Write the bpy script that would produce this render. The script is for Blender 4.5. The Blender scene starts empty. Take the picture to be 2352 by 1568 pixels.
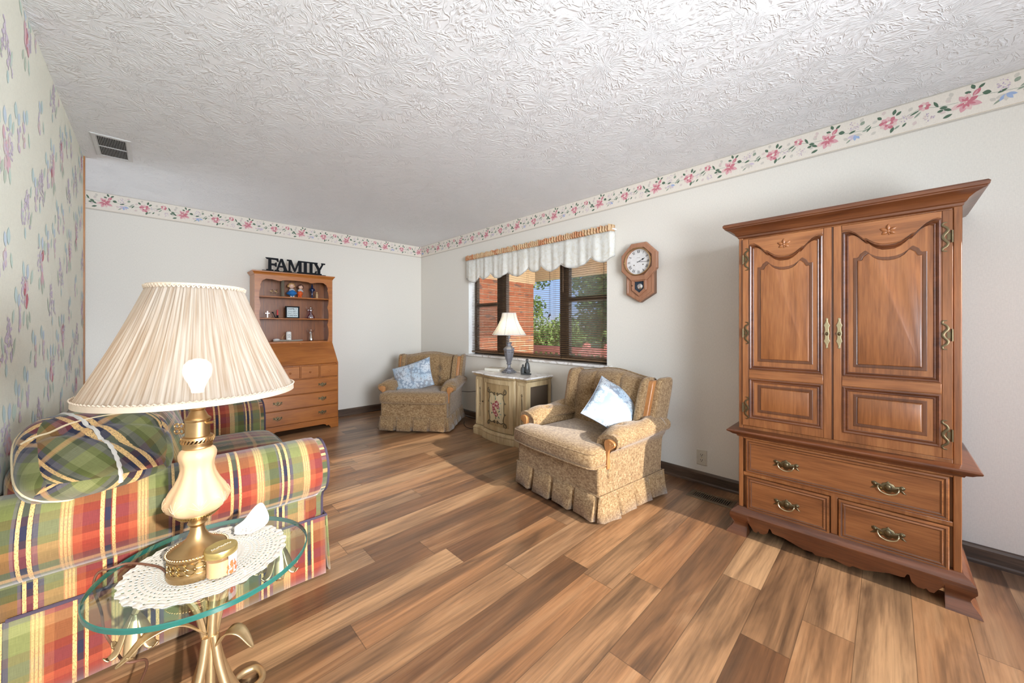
import bpy, bmesh, math, random
from math import sin, cos, pi, radians, sqrt, atan2
from mathutils import Vector, Matrix
random.seed(7)
sc = bpy.context.scene
COL = sc.collection
V3 = Vector
# ------------------------------------------------------------------ mesh helpers
class MB:
    def __init__(s): s.v=[]; s.f=[]; s.m=[]; s.uv=[]; s.T=Matrix.Identity(4)
    def p(s,co):
        s.v.append(tuple(s.T@V3(co))); return len(s.v)-1
    def face(s,ix,m=0,uv=None):
        s.f.append(tuple(ix)); s.m.append(m); s.uv.append(uv)
    def box(s,x0,x1,y0,y1,z0,z1,m=0,uv=True):
        a=[s.p((x,y,z)) for z in (z0,z1) for y in (y0,y1) for x in (x0,x1)]
        for q in ((0,2,3,1),(4,5,7,6),(0,1,5,4),(1,3,7,5),(3,2,6,7),(2,0,4,6)):
            cs=[((x0,x1)[i&1],(y0,y1)[(i>>1)&1],(z0,z1)[i>>2]) for i in q]
            if q in((0,2,3,1),(4,5,7,6)): u=[(c[0],c[1]) for c in cs]
            elif q in((0,1,5,4),(3,2,6,7)): u=[(c[0],c[2]) for c in cs]
            else: u=[(c[1],c[2]) for c in cs]
            s.face([a[i] for i in q],m,u)
    def prism(s,pts,a0,a1,plane='xz',m=0):
        # pts 2-D outline, extruded from a0 to a1 along the third axis
        n=len(pts)
        def q(p,a): return (p[0],a,p[1]) if plane=='xz' else ((p[0],p[1],a) if plane=='xy' else (a,p[0],p[1]))
        A=[s.p(q(p,a0)) for p in pts]; B=[s.p(q(p,a1)) for p in pts]
        s.face(A,m); s.face(B[::-1],m)
        for i in range(n):
            j=(i+1)%n; s.face((A[j],A[i],B[i],B[j]),m)
    def loops(s,L,m=0,closed=True,cap0=False,cap1=False,uv=None):
        # list of loops (same length) of 3-D points, bridged
        I=[[s.p(c) for c in l] for l in L]; n=len(L[0])
        for k in range(len(L)-1):
            for i in range(n if closed else n-1):
                j=(i+1)%n
                u=None
                if uv: u=[uv(k,i),uv(k,i+1),uv(k+1,i+1),uv(k+1,i)]
                s.face((I[k][i],I[k][j],I[k+1][j],I[k+1][i]),m,u)
        if cap0: s.face(I[0][::-1],m)
        if cap1: s.face(I[-1],m)
    def lathe(s,prof,n=24,c=(0,0,0),m=0,cap=True,rf=None):
        L=[]
        for r,z in prof:
            L.append([(c[0]+(r*(rf(a,z) if rf else 1))*cos(a),c[1]+(r*(rf(a,z) if rf else 1))*sin(a),c[2]+z) for a in [2*pi*i/n for i in range(n)]])
        s.loops(L,m,True,cap,cap)
    def tube(s,path,r,n=8,m=0,closed=False,cap=True,flat=1.0,up=None):
        P=[V3(p) for p in path]; N=len(P); L=[]
        prev=None
        for i in range(N):
            if closed: t=(P[(i+1)%N]-P[i-1])
            else: t=P[min(i+1,N-1)]-P[max(i-1,0)]
            t.normalize()
            if prev is None:
                u=V3(up) if up else (V3((0,0,1)) if abs(t.z)<.9 else V3((1,0,0)))
            else: u=prev
            a=(u-t*u.dot(t)); a.normalize(); b=t.cross(a); prev=a
            rr=r[i] if isinstance(r,(list,tuple)) else r
            L.append([P[i]+a*(rr*cos(2*pi*k/n)*flat)+b*(rr*sin(2*pi*k/n)) for k in range(n)])
        if closed: L.append(L[0])
        s.loops(L,m,True,cap and not closed,cap and not closed)
    def ball(s,c,r,n=12,m=0):
        rx,ry,rz=(r,r,r) if isinstance(r,(int,float)) else r
        L=[]
        k=max(6,n//2)
        for i in range(k+1):
            t=pi*(i/k); 
            q=max(sin(t),.002)
            L.append([(c[0]+rx*q*cos(2*pi*j/n),c[1]+ry*q*sin(2*pi*j/n),c[2]-rz*cos(t)) for j in range(n)])
        s.loops(L,m,True,True,True)
    def grid(s,fn,nu,nv,m=0,uv=None,mf=None):
        I=[[s.p(fn(i/nu,j/nv)) for j in range(nv+1)] for i in range(nu+1)]
        for i in range(nu):
            for j in range(nv):
                u=None
                if uv: u=[uv(i/nu,j/nv),uv((i+1)/nu,j/nv),uv((i+1)/nu,(j+1)/nv),uv(i/nu,(j+1)/nv)]
                s.face((I[i][j],I[i+1][j],I[i+1][j+1],I[i][j+1]),mf(i,j) if mf else m,u)
    def rbox(s,hw,hd,hh,e=5,bx=0,by=0,bz=0,n=10,m=0,fn=None,rot=0,off=(0,0)):
        # rounded, puffed box about the origin (half sizes), box-mapped uv in metres
        H=(hw,hd,hh); B=(bx,by,bz); ca,sa=cos(rot),sin(rot)
        for ax in range(3):
            for sg in (-1,1):
                o=[(ax+1)%3,(ax+2)%3]
                def P(u,v,ax=ax,sg=sg,o=o):
                    q=[0,0,0]; q[ax]=sg; q[o[0]]=2*u-1; q[o[1]]=2*v-1
                    d=sum(abs(t)**e for t in q)**(1/e)
                    q=[t/d for t in q]
                    r=[q[i]*H[i] for i in range(3)]
                    for i in range(3):
                        if B[i]:
                            a,b=(i+1)%3,(i+2)%3
                            r[i]*=1+B[i]*(1-q[a]**2)*(1-q[b]**2)
                    r=V3(r)
                    return fn(r) if fn else r
                def U(u,v,ax=ax,o=o):
                    q=[0,0,0]; q[o[0]]=(2*u-1)*H[o[0]]; q[o[1]]=(2*v-1)*H[o[1]]
                    if ax==0: a=(q[1],q[2])
                    elif ax==1: a=(q[0],q[2])
                    else: a=(q[0],q[1])
                    return (a[0]*ca-a[1]*sa+off[0],a[0]*sa+a[1]*ca+off[1])
                if sg>0: s.grid(P,n,n,m,U)
                else: s.grid(lambda u,v:P(v,u),n,n,m,lambda u,v:U(v,u))
    def build(s,name,mats,parent=None,loc=None,rz=0,smooth=True,ang=40,bevel=0,bseg=2,sub=0,solid=0,merge=True,soff=0):
        me=bpy.data.meshes.new(name); me.from_pydata(s.v,[],s.f)
        if not isinstance(mats,(list,tuple)): mats=[mats]
        for m in mats: me.materials.append(m)
        me.polygons.foreach_set('material_index',s.m)
        if any(s.uv):
            ul=me.uv_layers.new(name='UVMap'); k=0
            for f,u in zip(s.f,s.uv):
                for i in range(len(f)):
                    ul.data[k].uv=u[i] if u else (0,0); k+=1
        bm=bmesh.new(); bm.from_mesh(me)
        if merge: bmesh.ops.remove_doubles(bm,verts=bm.verts,dist=1e-5)
        bmesh.ops.recalc_face_normals(bm,faces=bm.faces)
        bm.to_mesh(me); bm.free()
        me.polygons.foreach_set('use_smooth',[bool(smooth)]*len(me.polygons))
        if smooth: me.set_sharp_from_angle(angle=radians(ang))
        o=bpy.data.objects.new(name,me); COL.objects.link(o)
        if parent: o.parent=parent
        if loc: o.location=loc
        o.rotation_euler=(0,0,rz)
        if solid:
            d=o.modifiers.new('solid','SOLIDIFY'); d.thickness=solid; d.offset=soff
        if bevel:
            d=o.modifiers.new('bevel','BEVEL'); d.width=bevel; d.segments=bseg; d.limit_method='ANGLE'; d.angle_limit=radians(38); d.harden_normals=False
        if sub:
            d=o.modifiers.new('sub','SUBSURF'); d.levels=sub; d.render_levels=sub
        return o
def offs(pts,d):
    # mitred offset of a closed 2-D outline, +d outwards for counter-clockwise
    n=len(pts); R=[]
    for i in range(n):
        a,b,c=pts[i-1],pts[i],pts[(i+1)%n]
        e1=(b[0]-a[0],b[1]-a[1]); e2=(c[0]-b[0],c[1]-b[1])
        l1=math.hypot(*e1) or 1e-9; l2=math.hypot(*e2) or 1e-9
        n1=(e1[1]/l1,-e1[0]/l1); n2=(e2[1]/l2,-e2[0]/l2)
        k=1+n1[0]*n2[0]+n1[1]*n2[1]; k=max(k,.35)
        R.append((b[0]+d*(n1[0]+n2[0])/k,b[1]+d*(n1[1]+n2[1])/k))
    return R
def area(p): return sum(p[i-1][0]*p[i][1]-p[i][0]*p[i-1][1] for i in range(len(p)))
def ccw(p): return p if area(p)>0 else p[::-1]
def relief(mb,outline,steps,y0,m=0,m2=None):
    # raised panel on a front face: steps=(inset, height towards the viewer)
    o=ccw(outline); L=[]
    for ins,h in steps:
        q=offs(o,-ins); L.append([(p[0],y0-h,p[1]) for p in q])
    mb.loops(L,m,True,False,True)
def relief_fn(mb,fn,steps,y0=0,m=0,cap=True):
    mb.loops([[(p[0],y0-h,p[1]) for p in ccw(fn(i))] for i,h in steps],m,True,False,cap)
def rect(x0,x1,z0,z1): return [(x0,z0),(x1,z0),(x1,z1),(x0,z1)]
def umould(mb,x0,x1,yf,yb,prof,m=0):
    # moulding on the left, front and right of a case; prof=(overhang, z)
    L=[]
    for d,z in prof: L.append([(x0-d,yb,z),(x0-d,yf-d,z),(x1+d,yf-d,z),(x1+d,yb,z)])
    mb.loops(L,m,True,True,True)
def stack(mb,outline,prof,m=0,cap0=True,cap1=True):
    o=ccw(outline)
    mb.loops([[(p[0],p[1],z) for p in offs(o,d)] for d,z in prof],m,True,cap0,cap1)
def cr(pts,n=6,closed=False):
    # Catmull-Rom through points of any dimension
    P=[tuple(p) for p in pts]; N=len(P); R=[]
    rng=range(N) if closed else range(N-1)
    for i in rng:
        p0=P[i-1] if (closed or i>0) else P[0]; p1=P[i]; p2=P[(i+1)%N]
        p3=P[(i+2)%N] if (closed or i+2<N) else P[-1]
        for k in range(n):
            t=k/n
            R.append(tuple(.5*((2*b)+(c-a)*t+(2*a-5*b+4*c-d)*t*t+(3*b-a-3*c+d)*t**3) for a,b,c,d in zip(p0,p1,p2,p3)))
    if not closed: R.append(P[-1])
    return R
def thing(name,label,cat,loc=(0,0,0),rz=0,group=None,kind=None):
    o=bpy.data.objects.new(name,None); COL.objects.link(o); o.empty_display_size=.1
    o.location=loc; o.rotation_euler=(0,0,rz)
    return tag(o,label,cat,group,kind)
def tag(o,label=None,cat=None,group=None,kind=None):
    if label: o['label']=label
    if cat: o['category']=cat
    if group: o['group']=group
    if kind: o['kind']=kind
    return o
def copy_tree(o,parent=None):
    c=o.copy(); COL.objects.link(c)
    if parent: c.parent=parent
    for ch in list(o.children): copy_tree(ch,c)
    return c
# ------------------------------------------------------------------ materials
def new(name):
    m=bpy.data.materials.new(name); m.use_nodes=True; nt=m.node_tree
    return m,nt,nt.nodes['Principled BSDF'],nt.nodes['Material Output']
def N(nt,t,ins=None,**kw):
    n=nt.nodes.new(t)
    for k,v in kw.items(): setattr(n,k,v)
    for k,v in (ins or {}).items():
        if hasattr(v,'is_output'): nt.links.new(v,n.inputs[k])
        else: n.inputs[k].default_value=v
    return n
def M_(nt,op,a,b=None,c=None):
    ins={0:a}
    if b is not None: ins[1]=b
    if c is not None: ins[2]=c
    return N(nt,'ShaderNodeMath',ins,operation=op).outputs[0]
def mix(nt,f,a,b,bt='MIX'):
    n=N(nt,'ShaderNodeMix',data_type='RGBA',blend_type=bt)
    for i,v in ((0,f),(6,a),(7,b)):
        if hasattr(v,'is_output'): nt.links.new(v,n.inputs[i])
        else: n.inputs[i].default_value=(*v,1) if isinstance(v,tuple) and len(v)==3 else v
    return n.outputs[2]
def ramp(nt,f,st,interp='LINEAR'):
    n=N(nt,'ShaderNodeValToRGB',{0:f}); r=n.color_ramp; r.interpolation=interp
    while len(r.elements)<len(st): r.elements.new(.5)
    for e,(p,c) in zip(r.elements,st):
        e.position=p; e.color=(*c,1) if not isinstance(c,(int,float)) else (c,c,c,1)
    return n.outputs[0]
def noise(nt,vec,scale=5,detail=4,rough=.55,dist=0,dim='3D'):
    return N(nt,'ShaderNodeTexNoise',{'Vector':vec,'Scale':scale,'Detail':detail,'Roughness':rough,'Distortion':dist},noise_dimensions=dim)
def mapv(nt,vec,scale=(1,1,1),loc=(0,0,0),rot=(0,0,0)):
    return N(nt,'ShaderNodeMapping',{'Vector':vec,'Scale':scale,'Location':loc,'Rotation':rot}).outputs[0]
def objco(nt): return N(nt,'ShaderNodeTexCoord').outputs['Object']
def bump(nt,b,h,st=.3,d=.002):
    n=N(nt,'ShaderNodeBump',{'Height':h,'Strength':st,'Distance':d}); nt.links.new(n.outputs[0],b.inputs['Normal'])
def plain(name,c,rough=.5,metal=0,spec=.5,emit=0,trans=0,coat=0,sheen=0):
    m,nt,b,o=new(name)
    b.inputs['Base Color'].default_value=(*c,1); b.inputs['Roughness'].default_value=rough; b.inputs['Metallic'].default_value=metal
    b.inputs['Specular IOR Level'].default_value=spec
    if emit: b.inputs['Emission Color'].default_value=(*c,1); b.inputs['Emission Strength'].default_value=emit
    if trans: b.inputs['Transmission Weight'].default_value=trans
    if coat: b.inputs['Coat Weight'].default_value=coat; b.inputs['Coat Roughness'].default_value=.15
    if sheen: b.inputs['Sheen Weight'].default_value=sheen
    v=noise(nt,objco(nt),60,3)
    if not trans: nt.links.new(mix(nt,.12,(*c,1),ramp(nt,v.outputs[0],[(.3,tuple(x*.6 for x in c)),(.7,tuple(min(1,x*1.3) for x in c))])),b.inputs['Base Color'])
    return m
def wood(name,dark,mid,light,axis='z',rough=.33,coat=.25,sc_=1.0):
    m,nt,b,o=new(name); co=objco(nt)
    s={'x':(2.2,26,26),'y':(26,2.2,26),'z':(26,26,2.2)}[axis]
    n1=noise(nt,mapv(nt,co,tuple(t*sc_ for t in s)),1,6,.6,.6)
    s2={'x':(1.2,5,5),'y':(5,1.2,5),'z':(5,5,1.2)}[axis]
    n2=noise(nt,mapv(nt,co,s2),1,3,.5,1.2)
    s3={'x':(10,160,160),'y':(160,10,160),'z':(160,160,10)}[axis]
    n3=noise(nt,mapv(nt,co,s3),1,2,.5)
    f=M_(nt,'ADD',M_(nt,'MULTIPLY',n1.outputs[0],.5),M_(nt,'MULTIPLY',n2.outputs[0],.5))
    c=ramp(nt,f,[(.36,dark),(.5,mid),(.64,light)])
    c=mix(nt,.35,c,ramp(nt,n3.outputs[0],[(.35,tuple(x*.55 for x in mid)),(.6,light)]),'MULTIPLY') if False else mix(nt,.22,c,ramp(nt,n3.outputs[0],[(.3,tuple(x*.5 for x in dark)),(.65,light)]))
    nt.links.new(c,b.inputs['Base Color']); b.inputs['Roughness'].default_value=rough
    b.inputs['Coat Weight'].default_value=coat; b.inputs['Coat Roughness'].default_value=.22
    bump(nt,b,n3.outputs[0],.08,.001)
    return m
MAT={}
A_D,A_M,A_L=(.145,.045,.013),(.265,.092,.028),(.37,.148,.050)
MAT['arm_v']=wood('armoire_wood_upright',A_D,A_M,A_L,'z')
MAT['arm_h']=wood('armoire_wood_crosswise',A_D,A_M,A_L,'x')
MAT['arm_dark']=wood('armoire_glaze',(.07,.022,.008),(.11,.036,.012),(.16,.055,.02),'z')
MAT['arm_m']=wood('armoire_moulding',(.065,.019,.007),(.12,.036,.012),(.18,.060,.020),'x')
D_D,D_M,D_L=(.26,.076,.013),(.38,.122,.021),(.47,.165,.034)
MAT['desk_h']=wood('desk_wood_crosswise',D_D,D_M,D_L,'x')
MAT['desk_v']=wood('desk_wood_upright',D_D,D_M,D_L,'z')
MAT['desk_in']=wood('desk_back_boards',(.17,.050,.010),(.26,.080,.016),(.32,.105,.024),'z',rough=.4)
MAT['clock']=wood('clock_oak',(.26,.115,.06),(.36,.17,.095),(.44,.22,.13),'z',rough=.45,coat=.1)
MAT['clock_d']=wood('clock_oak_side',(.12,.055,.03),(.18,.085,.045),(.24,.12,.065),'z',rough=.5,coat=0)
MAT['chairwood']=wood('chair_wood',(.30,.115,.035),(.42,.18,.06),(.5,.24,.09),'z')
MAT['base_w']=wood('baseboard_wood',(.035,.022,.015),(.075,.045,.03),(.15,.095,.06),'y',rough=.45,coat=.05)
MAT['base_wx']=wood('baseboard_wood_x',(.035,.022,.015),(.075,.045,.03),(.15,.095,.06),'x',rough=.45,coat=.05)
MAT['cream']=wood('cabinet_paint',(.34,.23,.105),(.50,.37,.20),(.60,.47,.28),'z',rough=.5,coat=.05)
MAT['cream_in']=wood('cabinet_panel_paint',(.29,.19,.08),(.40,.275,.13),(.48,.35,.18),'z',rough=.5,coat=.05)
MAT['cream_lt']=wood('cabinet_cartouche_paint',(.48,.37,.2),(.6,.49,.29),(.68,.57,.37),'z',rough=.5,coat=.05)
MAT['bark']=wood('bark',(.06,.05,.035),(.16,.13,.09),(.3,.26,.18),'z',rough=.9,coat=0)
MAT['brass']=plain('antique_brass',(.42,.30,.13),.32,1)
MAT['bronze']=plain('dark_bronze',(.15,.115,.065),.38,1)
MAT['bail']=plain('worn_brass_bail',(.5,.42,.26),.28,1)
MAT['gold']=plain('lamp_brass',(.50,.33,.16),.34,1)
MAT['goldlid']=plain('gold_lid',(.68,.52,.2),.3,.85)
MAT['silverleaf']=plain('champagne_metal',(.60,.44,.25),.36,.85)
MAT['pewter']=plain('pewter_resin',(.2,.2,.22),.45,.5)
MAT['pewter_d']=plain('dark_pewter',(.085,.09,.09),.4,.5)
MAT['black']=plain('black_paint',(.006,.007,.010),.6,spec=.15)
MAT['dark']=plain('dark_gap',(.006,.005,.005),.9)
MAT['cord_b']=plain('brown_cord',(.11,.045,.025),.6)
MAT['cord_d']=plain('dark_cord',(.02,.017,.02),.6)
MAT['white']=plain('white_gloss_paint',(.82,.82,.81),.35)
MAT['ivory']=plain('ivory_plastic',(.6,.56,.47),.4)
MAT['ventw']=plain('vent_white',(.66,.66,.66),.5)
MAT['bronzeframe']=plain('bronze_window_frame',(.045,.026,.014),.5)
MAT['slat']=plain('walnut_slat',(.15,.085,.04),.35)
MAT['porcelain']=plain('white_porcelain',(.74,.73,.72),.18,coat=.5)
MAT['paper']=plain('page_paper',(.72,.68,.6),.8)
MAT['bookcover']=plain('beige_book_cloth',(.5,.46,.38),.7)
MAT['wax']=plain('white_wax',(.85,.83,.78),.5)
MAT['waxpeach']=plain('peach_wax',(.75,.44,.22),.5)
MAT['redwax']=plain('red_wax',(.55,.03,.03),.4)
MAT['orange']=plain('orange_label',(.62,.12,.04),.5)
MAT['labelw']=plain('pale_label',(.8,.76,.78),.5)
MAT['twig']=plain('driftwood',(.3,.27,.23),.9)
MAT['blueglaze']=plain('blue_glaze',(.03,.2,.55),.2,coat=.5)
MAT['orangeglaze']=plain('orange_glaze',(.72,.12,.03),.25,coat=.5)
MAT['skin']=plain('painted_face',(.8,.52,.4),.4)
MAT['hairblond']=plain('blond_glaze',(.62,.36,.12),.35)
MAT['hairbrown']=plain('brown_glaze',(.10,.035,.02),.35)
MAT['lace']=plain('grey_lace_glaze',(.5,.5,.5),.5)
MAT['silver']=plain('bright_silver',(.75,.75,.76),.2,1)
MAT['cobalt']=plain('iridescent_navy',(.015,.03,.09),.12,.3,coat=.8)
MAT['lightwood']=plain('pale_carved_wood',(.52,.33,.17),.6)
MAT['welt']=plain('welt_cord',(.45,.34,.2),.9,spec=.1)

def glassy(name,tint,gl=.08,a=.9,rough=.02):
    m,nt,b,o=new(name)
    t=N(nt,'ShaderNodeBsdfTransparent',{'Color':(*tint,1)}); g=N(nt,'ShaderNodeBsdfGlossy',{'Color':(1,1,1,1),'Roughness':rough})
    f=N(nt,'ShaderNodeFresnel',{'IOR':1.5}); 
    bf=N(nt,'ShaderNodeNewGeometry').outputs['Backfacing']
    x=N(nt,'ShaderNodeMixShader',{0:M_(nt,'MULTIPLY',M_(nt,'MULTIPLY',f.outputs[0],gl/.04*.5),M_(nt,'SUBTRACT',1.0,bf)),1:t.outputs[0],2:g.outputs[0]})
    nt.links.new(x.outputs[0],o.inputs[0]); return m
MAT['pane']=glassy('window_pane',(.96,.97,.97),.05)
MAT['clear']=glassy('clear_crystal',(.86,.88,.93),.9,rough=.08)
MAT['clockglass']=glassy('clock_glass',(.98,.98,.98),.02)
MAT['purple']=glassy('purple_crystal',(.80,.62,.92),.7,rough=.08)
MAT['tabletop']=glassy('table_glass',(.76,.885,.86),.14)
MAT['tableedge']=plain('glass_green_edge',(.016,.105,.088),.12,coat=.3)
MAT['jar']=glassy('jar_glass',(.96,.95,.94),.1)
# --- floor planks
def m_floor():
    m,nt,b,o=new('vinyl_plank_floor'); co=objco(nt)
    xyz=N(nt,'ShaderNodeSeparateXYZ',{0:co}); x,y=xyz.outputs[0],xyz.outputs[1]
    W,L=.158,1.22
    yr=M_(nt,'DIVIDE',M_(nt,'ADD',y,.07),W); row=M_(nt,'FLOOR',yr)
    r1=N(nt,'ShaderNodeTexWhiteNoise',{'W':row},noise_dimensions='1D').outputs[0]
    xo=M_(nt,'DIVIDE',M_(nt,'ADD',x,M_(nt,'MULTIPLY',r1,L*3)),L); colm=M_(nt,'FLOOR',xo)
    idv=N(nt,'ShaderNodeCombineXYZ',{0:row,1:colm,2:3.7}).outputs[0]
    wn=N(nt,'ShaderNodeTexWhiteNoise',{'Vector':idv},noise_dimensions='3D')
    sh=N(nt,'ShaderNodeCombineXYZ',{0:M_(nt,'MULTIPLY',wn.outputs[0],37.),1:M_(nt,'MULTIPLY',wn.outputs[0],11.),2:M_(nt,'MULTIPLY',wn.outputs[0],53.)}).outputs[0]
    pv=N(nt,'ShaderNodeVectorMath',{0:co,1:sh},operation='ADD').outputs[0]
    base=ramp(nt,wn.outputs[0],[(0,(.19,.095,.050)),(.16,(.36,.20,.105)),(.34,(.47,.29,.165)),(.5,(.30,.205,.135)),(.66,(.47,.27,.145)),(.82,(.40,.21,.105)),(1,(.54,.36,.215))])
    big=noise(nt,mapv(nt,pv,(.9,7,1)),1,4,.6,.8)
    c=mix(nt,ramp(nt,big.outputs[0],[(.44,0.0),(.66,.85)]),base,(.10,.060,.038))
    c=mix(nt,ramp(nt,big.outputs[0],[(.26,.5),(.45,0.0)]),c,(.60,.42,.26))
    gr=noise(nt,mapv(nt,pv,(3,75,1)),1,6,.62,.4)
    c=mix(nt,.7,c,ramp(nt,gr.outputs[0],[(.28,.40),(.5,.9),(.72,1.25)]),'MULTIPLY')
    kn=N(nt,'ShaderNodeTexVoronoi',{'Vector':mapv(nt,pv,(1.4,4.5,1)),'Scale':1.0})
    c=mix(nt,ramp(nt,kn.outputs['Distance'],[(.03,.75),(.11,0.0)]),c,(.06,.03,.018))
    e1=M_(nt,'ABSOLUTE',M_(nt,'SUBTRACT',M_(nt,'FRACT',yr),.5)); e2=M_(nt,'ABSOLUTE',M_(nt,'SUBTRACT',M_(nt,'FRACT',xo),.5))
    g=M_(nt,'MAXIMUM',M_(nt,'GREATER_THAN',e1,.491),M_(nt,'GREATER_THAN',e2,.4987))
    c=mix(nt,M_(nt,'MULTIPLY',g,.55),c,(.05,.03,.018))
    c=mix(nt,1.0,c,(.78,.69,.595),'MULTIPLY')
    nt.links.new(c,b.inputs['Base Color'])
    nt.links.new(ramp(nt,gr.outputs[0],[(.3,.42),(.7,.30)]),b.inputs['Roughness'])
    b.inputs['Coat Weight'].default_value=.35; b.inputs['Coat Roughness'].default_value=.3
    bump(nt,b,M_(nt,'SUBTRACT',M_(nt,'MULTIPLY',gr.outputs[0],.5),g),.12,.001)
    return m
MAT['floor']=m_floor()
def m_ceil():
    m,nt,b,o=new('stomped_ceiling_plaster'); co=objco(nt); hs=[]
    for k,(s,off) in enumerate(((3.0,(0,0,0)),(3.9,(3.3,1.7,0)),(5.0,(7.1,5.5,0)))):
        v=mapv(nt,co,(1,1,0),off)
        dn=noise(nt,v,6,2,.5); 
        v2=N(nt,'ShaderNodeVectorMath',{0:v,1:N(nt,'ShaderNodeVectorMath',{0:dn.outputs[1],1:(.09,.09,0)},operation='MULTIPLY').outputs[0]},operation='ADD').outputs[0]
        vo=N(nt,'ShaderNodeTexVoronoi',{'Vector':v2,'Scale':s},voronoi_dimensions='2D')
        d=N(nt,'ShaderNodeVectorMath',{0:v2,1:vo.outputs['Position']},operation='SUBTRACT').outputs[0]
        sp=N(nt,'ShaderNodeSeparateXYZ',{0:d}); ang=M_(nt,'ARCTAN2',sp.outputs[1],sp.outputs[0])
        r=N(nt,'ShaderNodeVectorMath',{0:d},operation='LENGTH').outputs[1]
        cc=N(nt,'ShaderNodeSeparateXYZ',{0:vo.outputs['Color']})
        q=N(nt,'ShaderNodeCombineXYZ',{0:M_(nt,'MULTIPLY',ang,4.2),1:M_(nt,'MULTIPLY',r,9.),2:M_(nt,'MULTIPLY',cc.outputs[0],40.)}).outputs[0]
        n=noise(nt,q,1.0,2,.5,.3).outputs[0]
        rid=ramp(nt,M_(nt,'ABSOLUTE',M_(nt,'SUBTRACT',n,.5)),[(0,1.0),(.022,.75),(.055,0.0)])
        fade=ramp(nt,r,[(.0,.2),(.03,1.0),(.16,.9),(.30,.25)])
        msk=ramp(nt,noise(nt,v,9,2,.5).outputs[0],[(.42,0.0),(.52,1.0)])
        hs.append(M_(nt,'MULTIPLY',M_(nt,'MULTIPLY',rid,fade),msk))
    h=M_(nt,'MAXIMUM',hs[0],M_(nt,'MAXIMUM',hs[1],hs[2]))
    fine=noise(nt,co,55,3,.6).outputs[0]
    h=M_(nt,'ADD',h,M_(nt,'MULTIPLY',fine,.18))
    b.inputs['Base Color'].default_value=(.85,.855,.87,1); b.inputs['Roughness'].default_value=.75
    bump(nt,b,h,.55,.006); return m
MAT['ceil']=m_ceil()
def m_wall(name,c):
    m,nt,b,o=new(name); co=objco(nt)
    n=noise(nt,mapv(nt,co,(90,90,240)),1,3,.6); n2=noise(nt,mapv(nt,co,(240,240,60)),1,2,.6)
    f=M_(nt,'ADD',M_(nt,'MULTIPLY',n.outputs[0],.5),M_(nt,'MULTIPLY',n2.outputs[0],.5))
    nt.links.new(ramp(nt,f,[(.35,tuple(t*.94 for t in c)),(.65,tuple(min(1,t*1.04) for t in c))]),b.inputs['Base Color'])
    b.inputs['Roughness'].default_value=.7; bump(nt,b,f,.1,.0015); return m
MAT['wall']=m_wall('linen_wallpaper',(.735,.70,.635))
MAT['paperbg']=m_wall('cream_wallpaper',(.84,.84,.73))
MAT['borderbg']=m_wall('border_paper',(.76,.70,.62))
def m_tweed():
    m,nt,b,o=new('tan_tweed'); co=objco(nt)
    a=noise(nt,mapv(nt,co,(55,55,520)),1,2,.6); d=noise(nt,mapv(nt,co,(520,70,50)),1,2,.6); e=noise(nt,mapv(nt,co,(50,520,70)),1,2,.6)
    f=M_(nt,'MULTIPLY',M_(nt,'ADD',M_(nt,'ADD',a.outputs[0],d.outputs[0]),e.outputs[0]),.333)
    c=ramp(nt,f,[(.38,(.105,.055,.025)),(.46,(.215,.128,.060)),(.53,(.31,.20,.10)),(.62,(.46,.335,.195))])
    nt.links.new(c,b.inputs['Base Color']); b.inputs['Roughness'].default_value=.95; b.inputs['Specular IOR Level'].default_value=.1
    b.inputs['Sheen Weight'].default_value=.25
    bump(nt,b,f,.5,.003); return m
MAT['tweed']=m_tweed()
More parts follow.
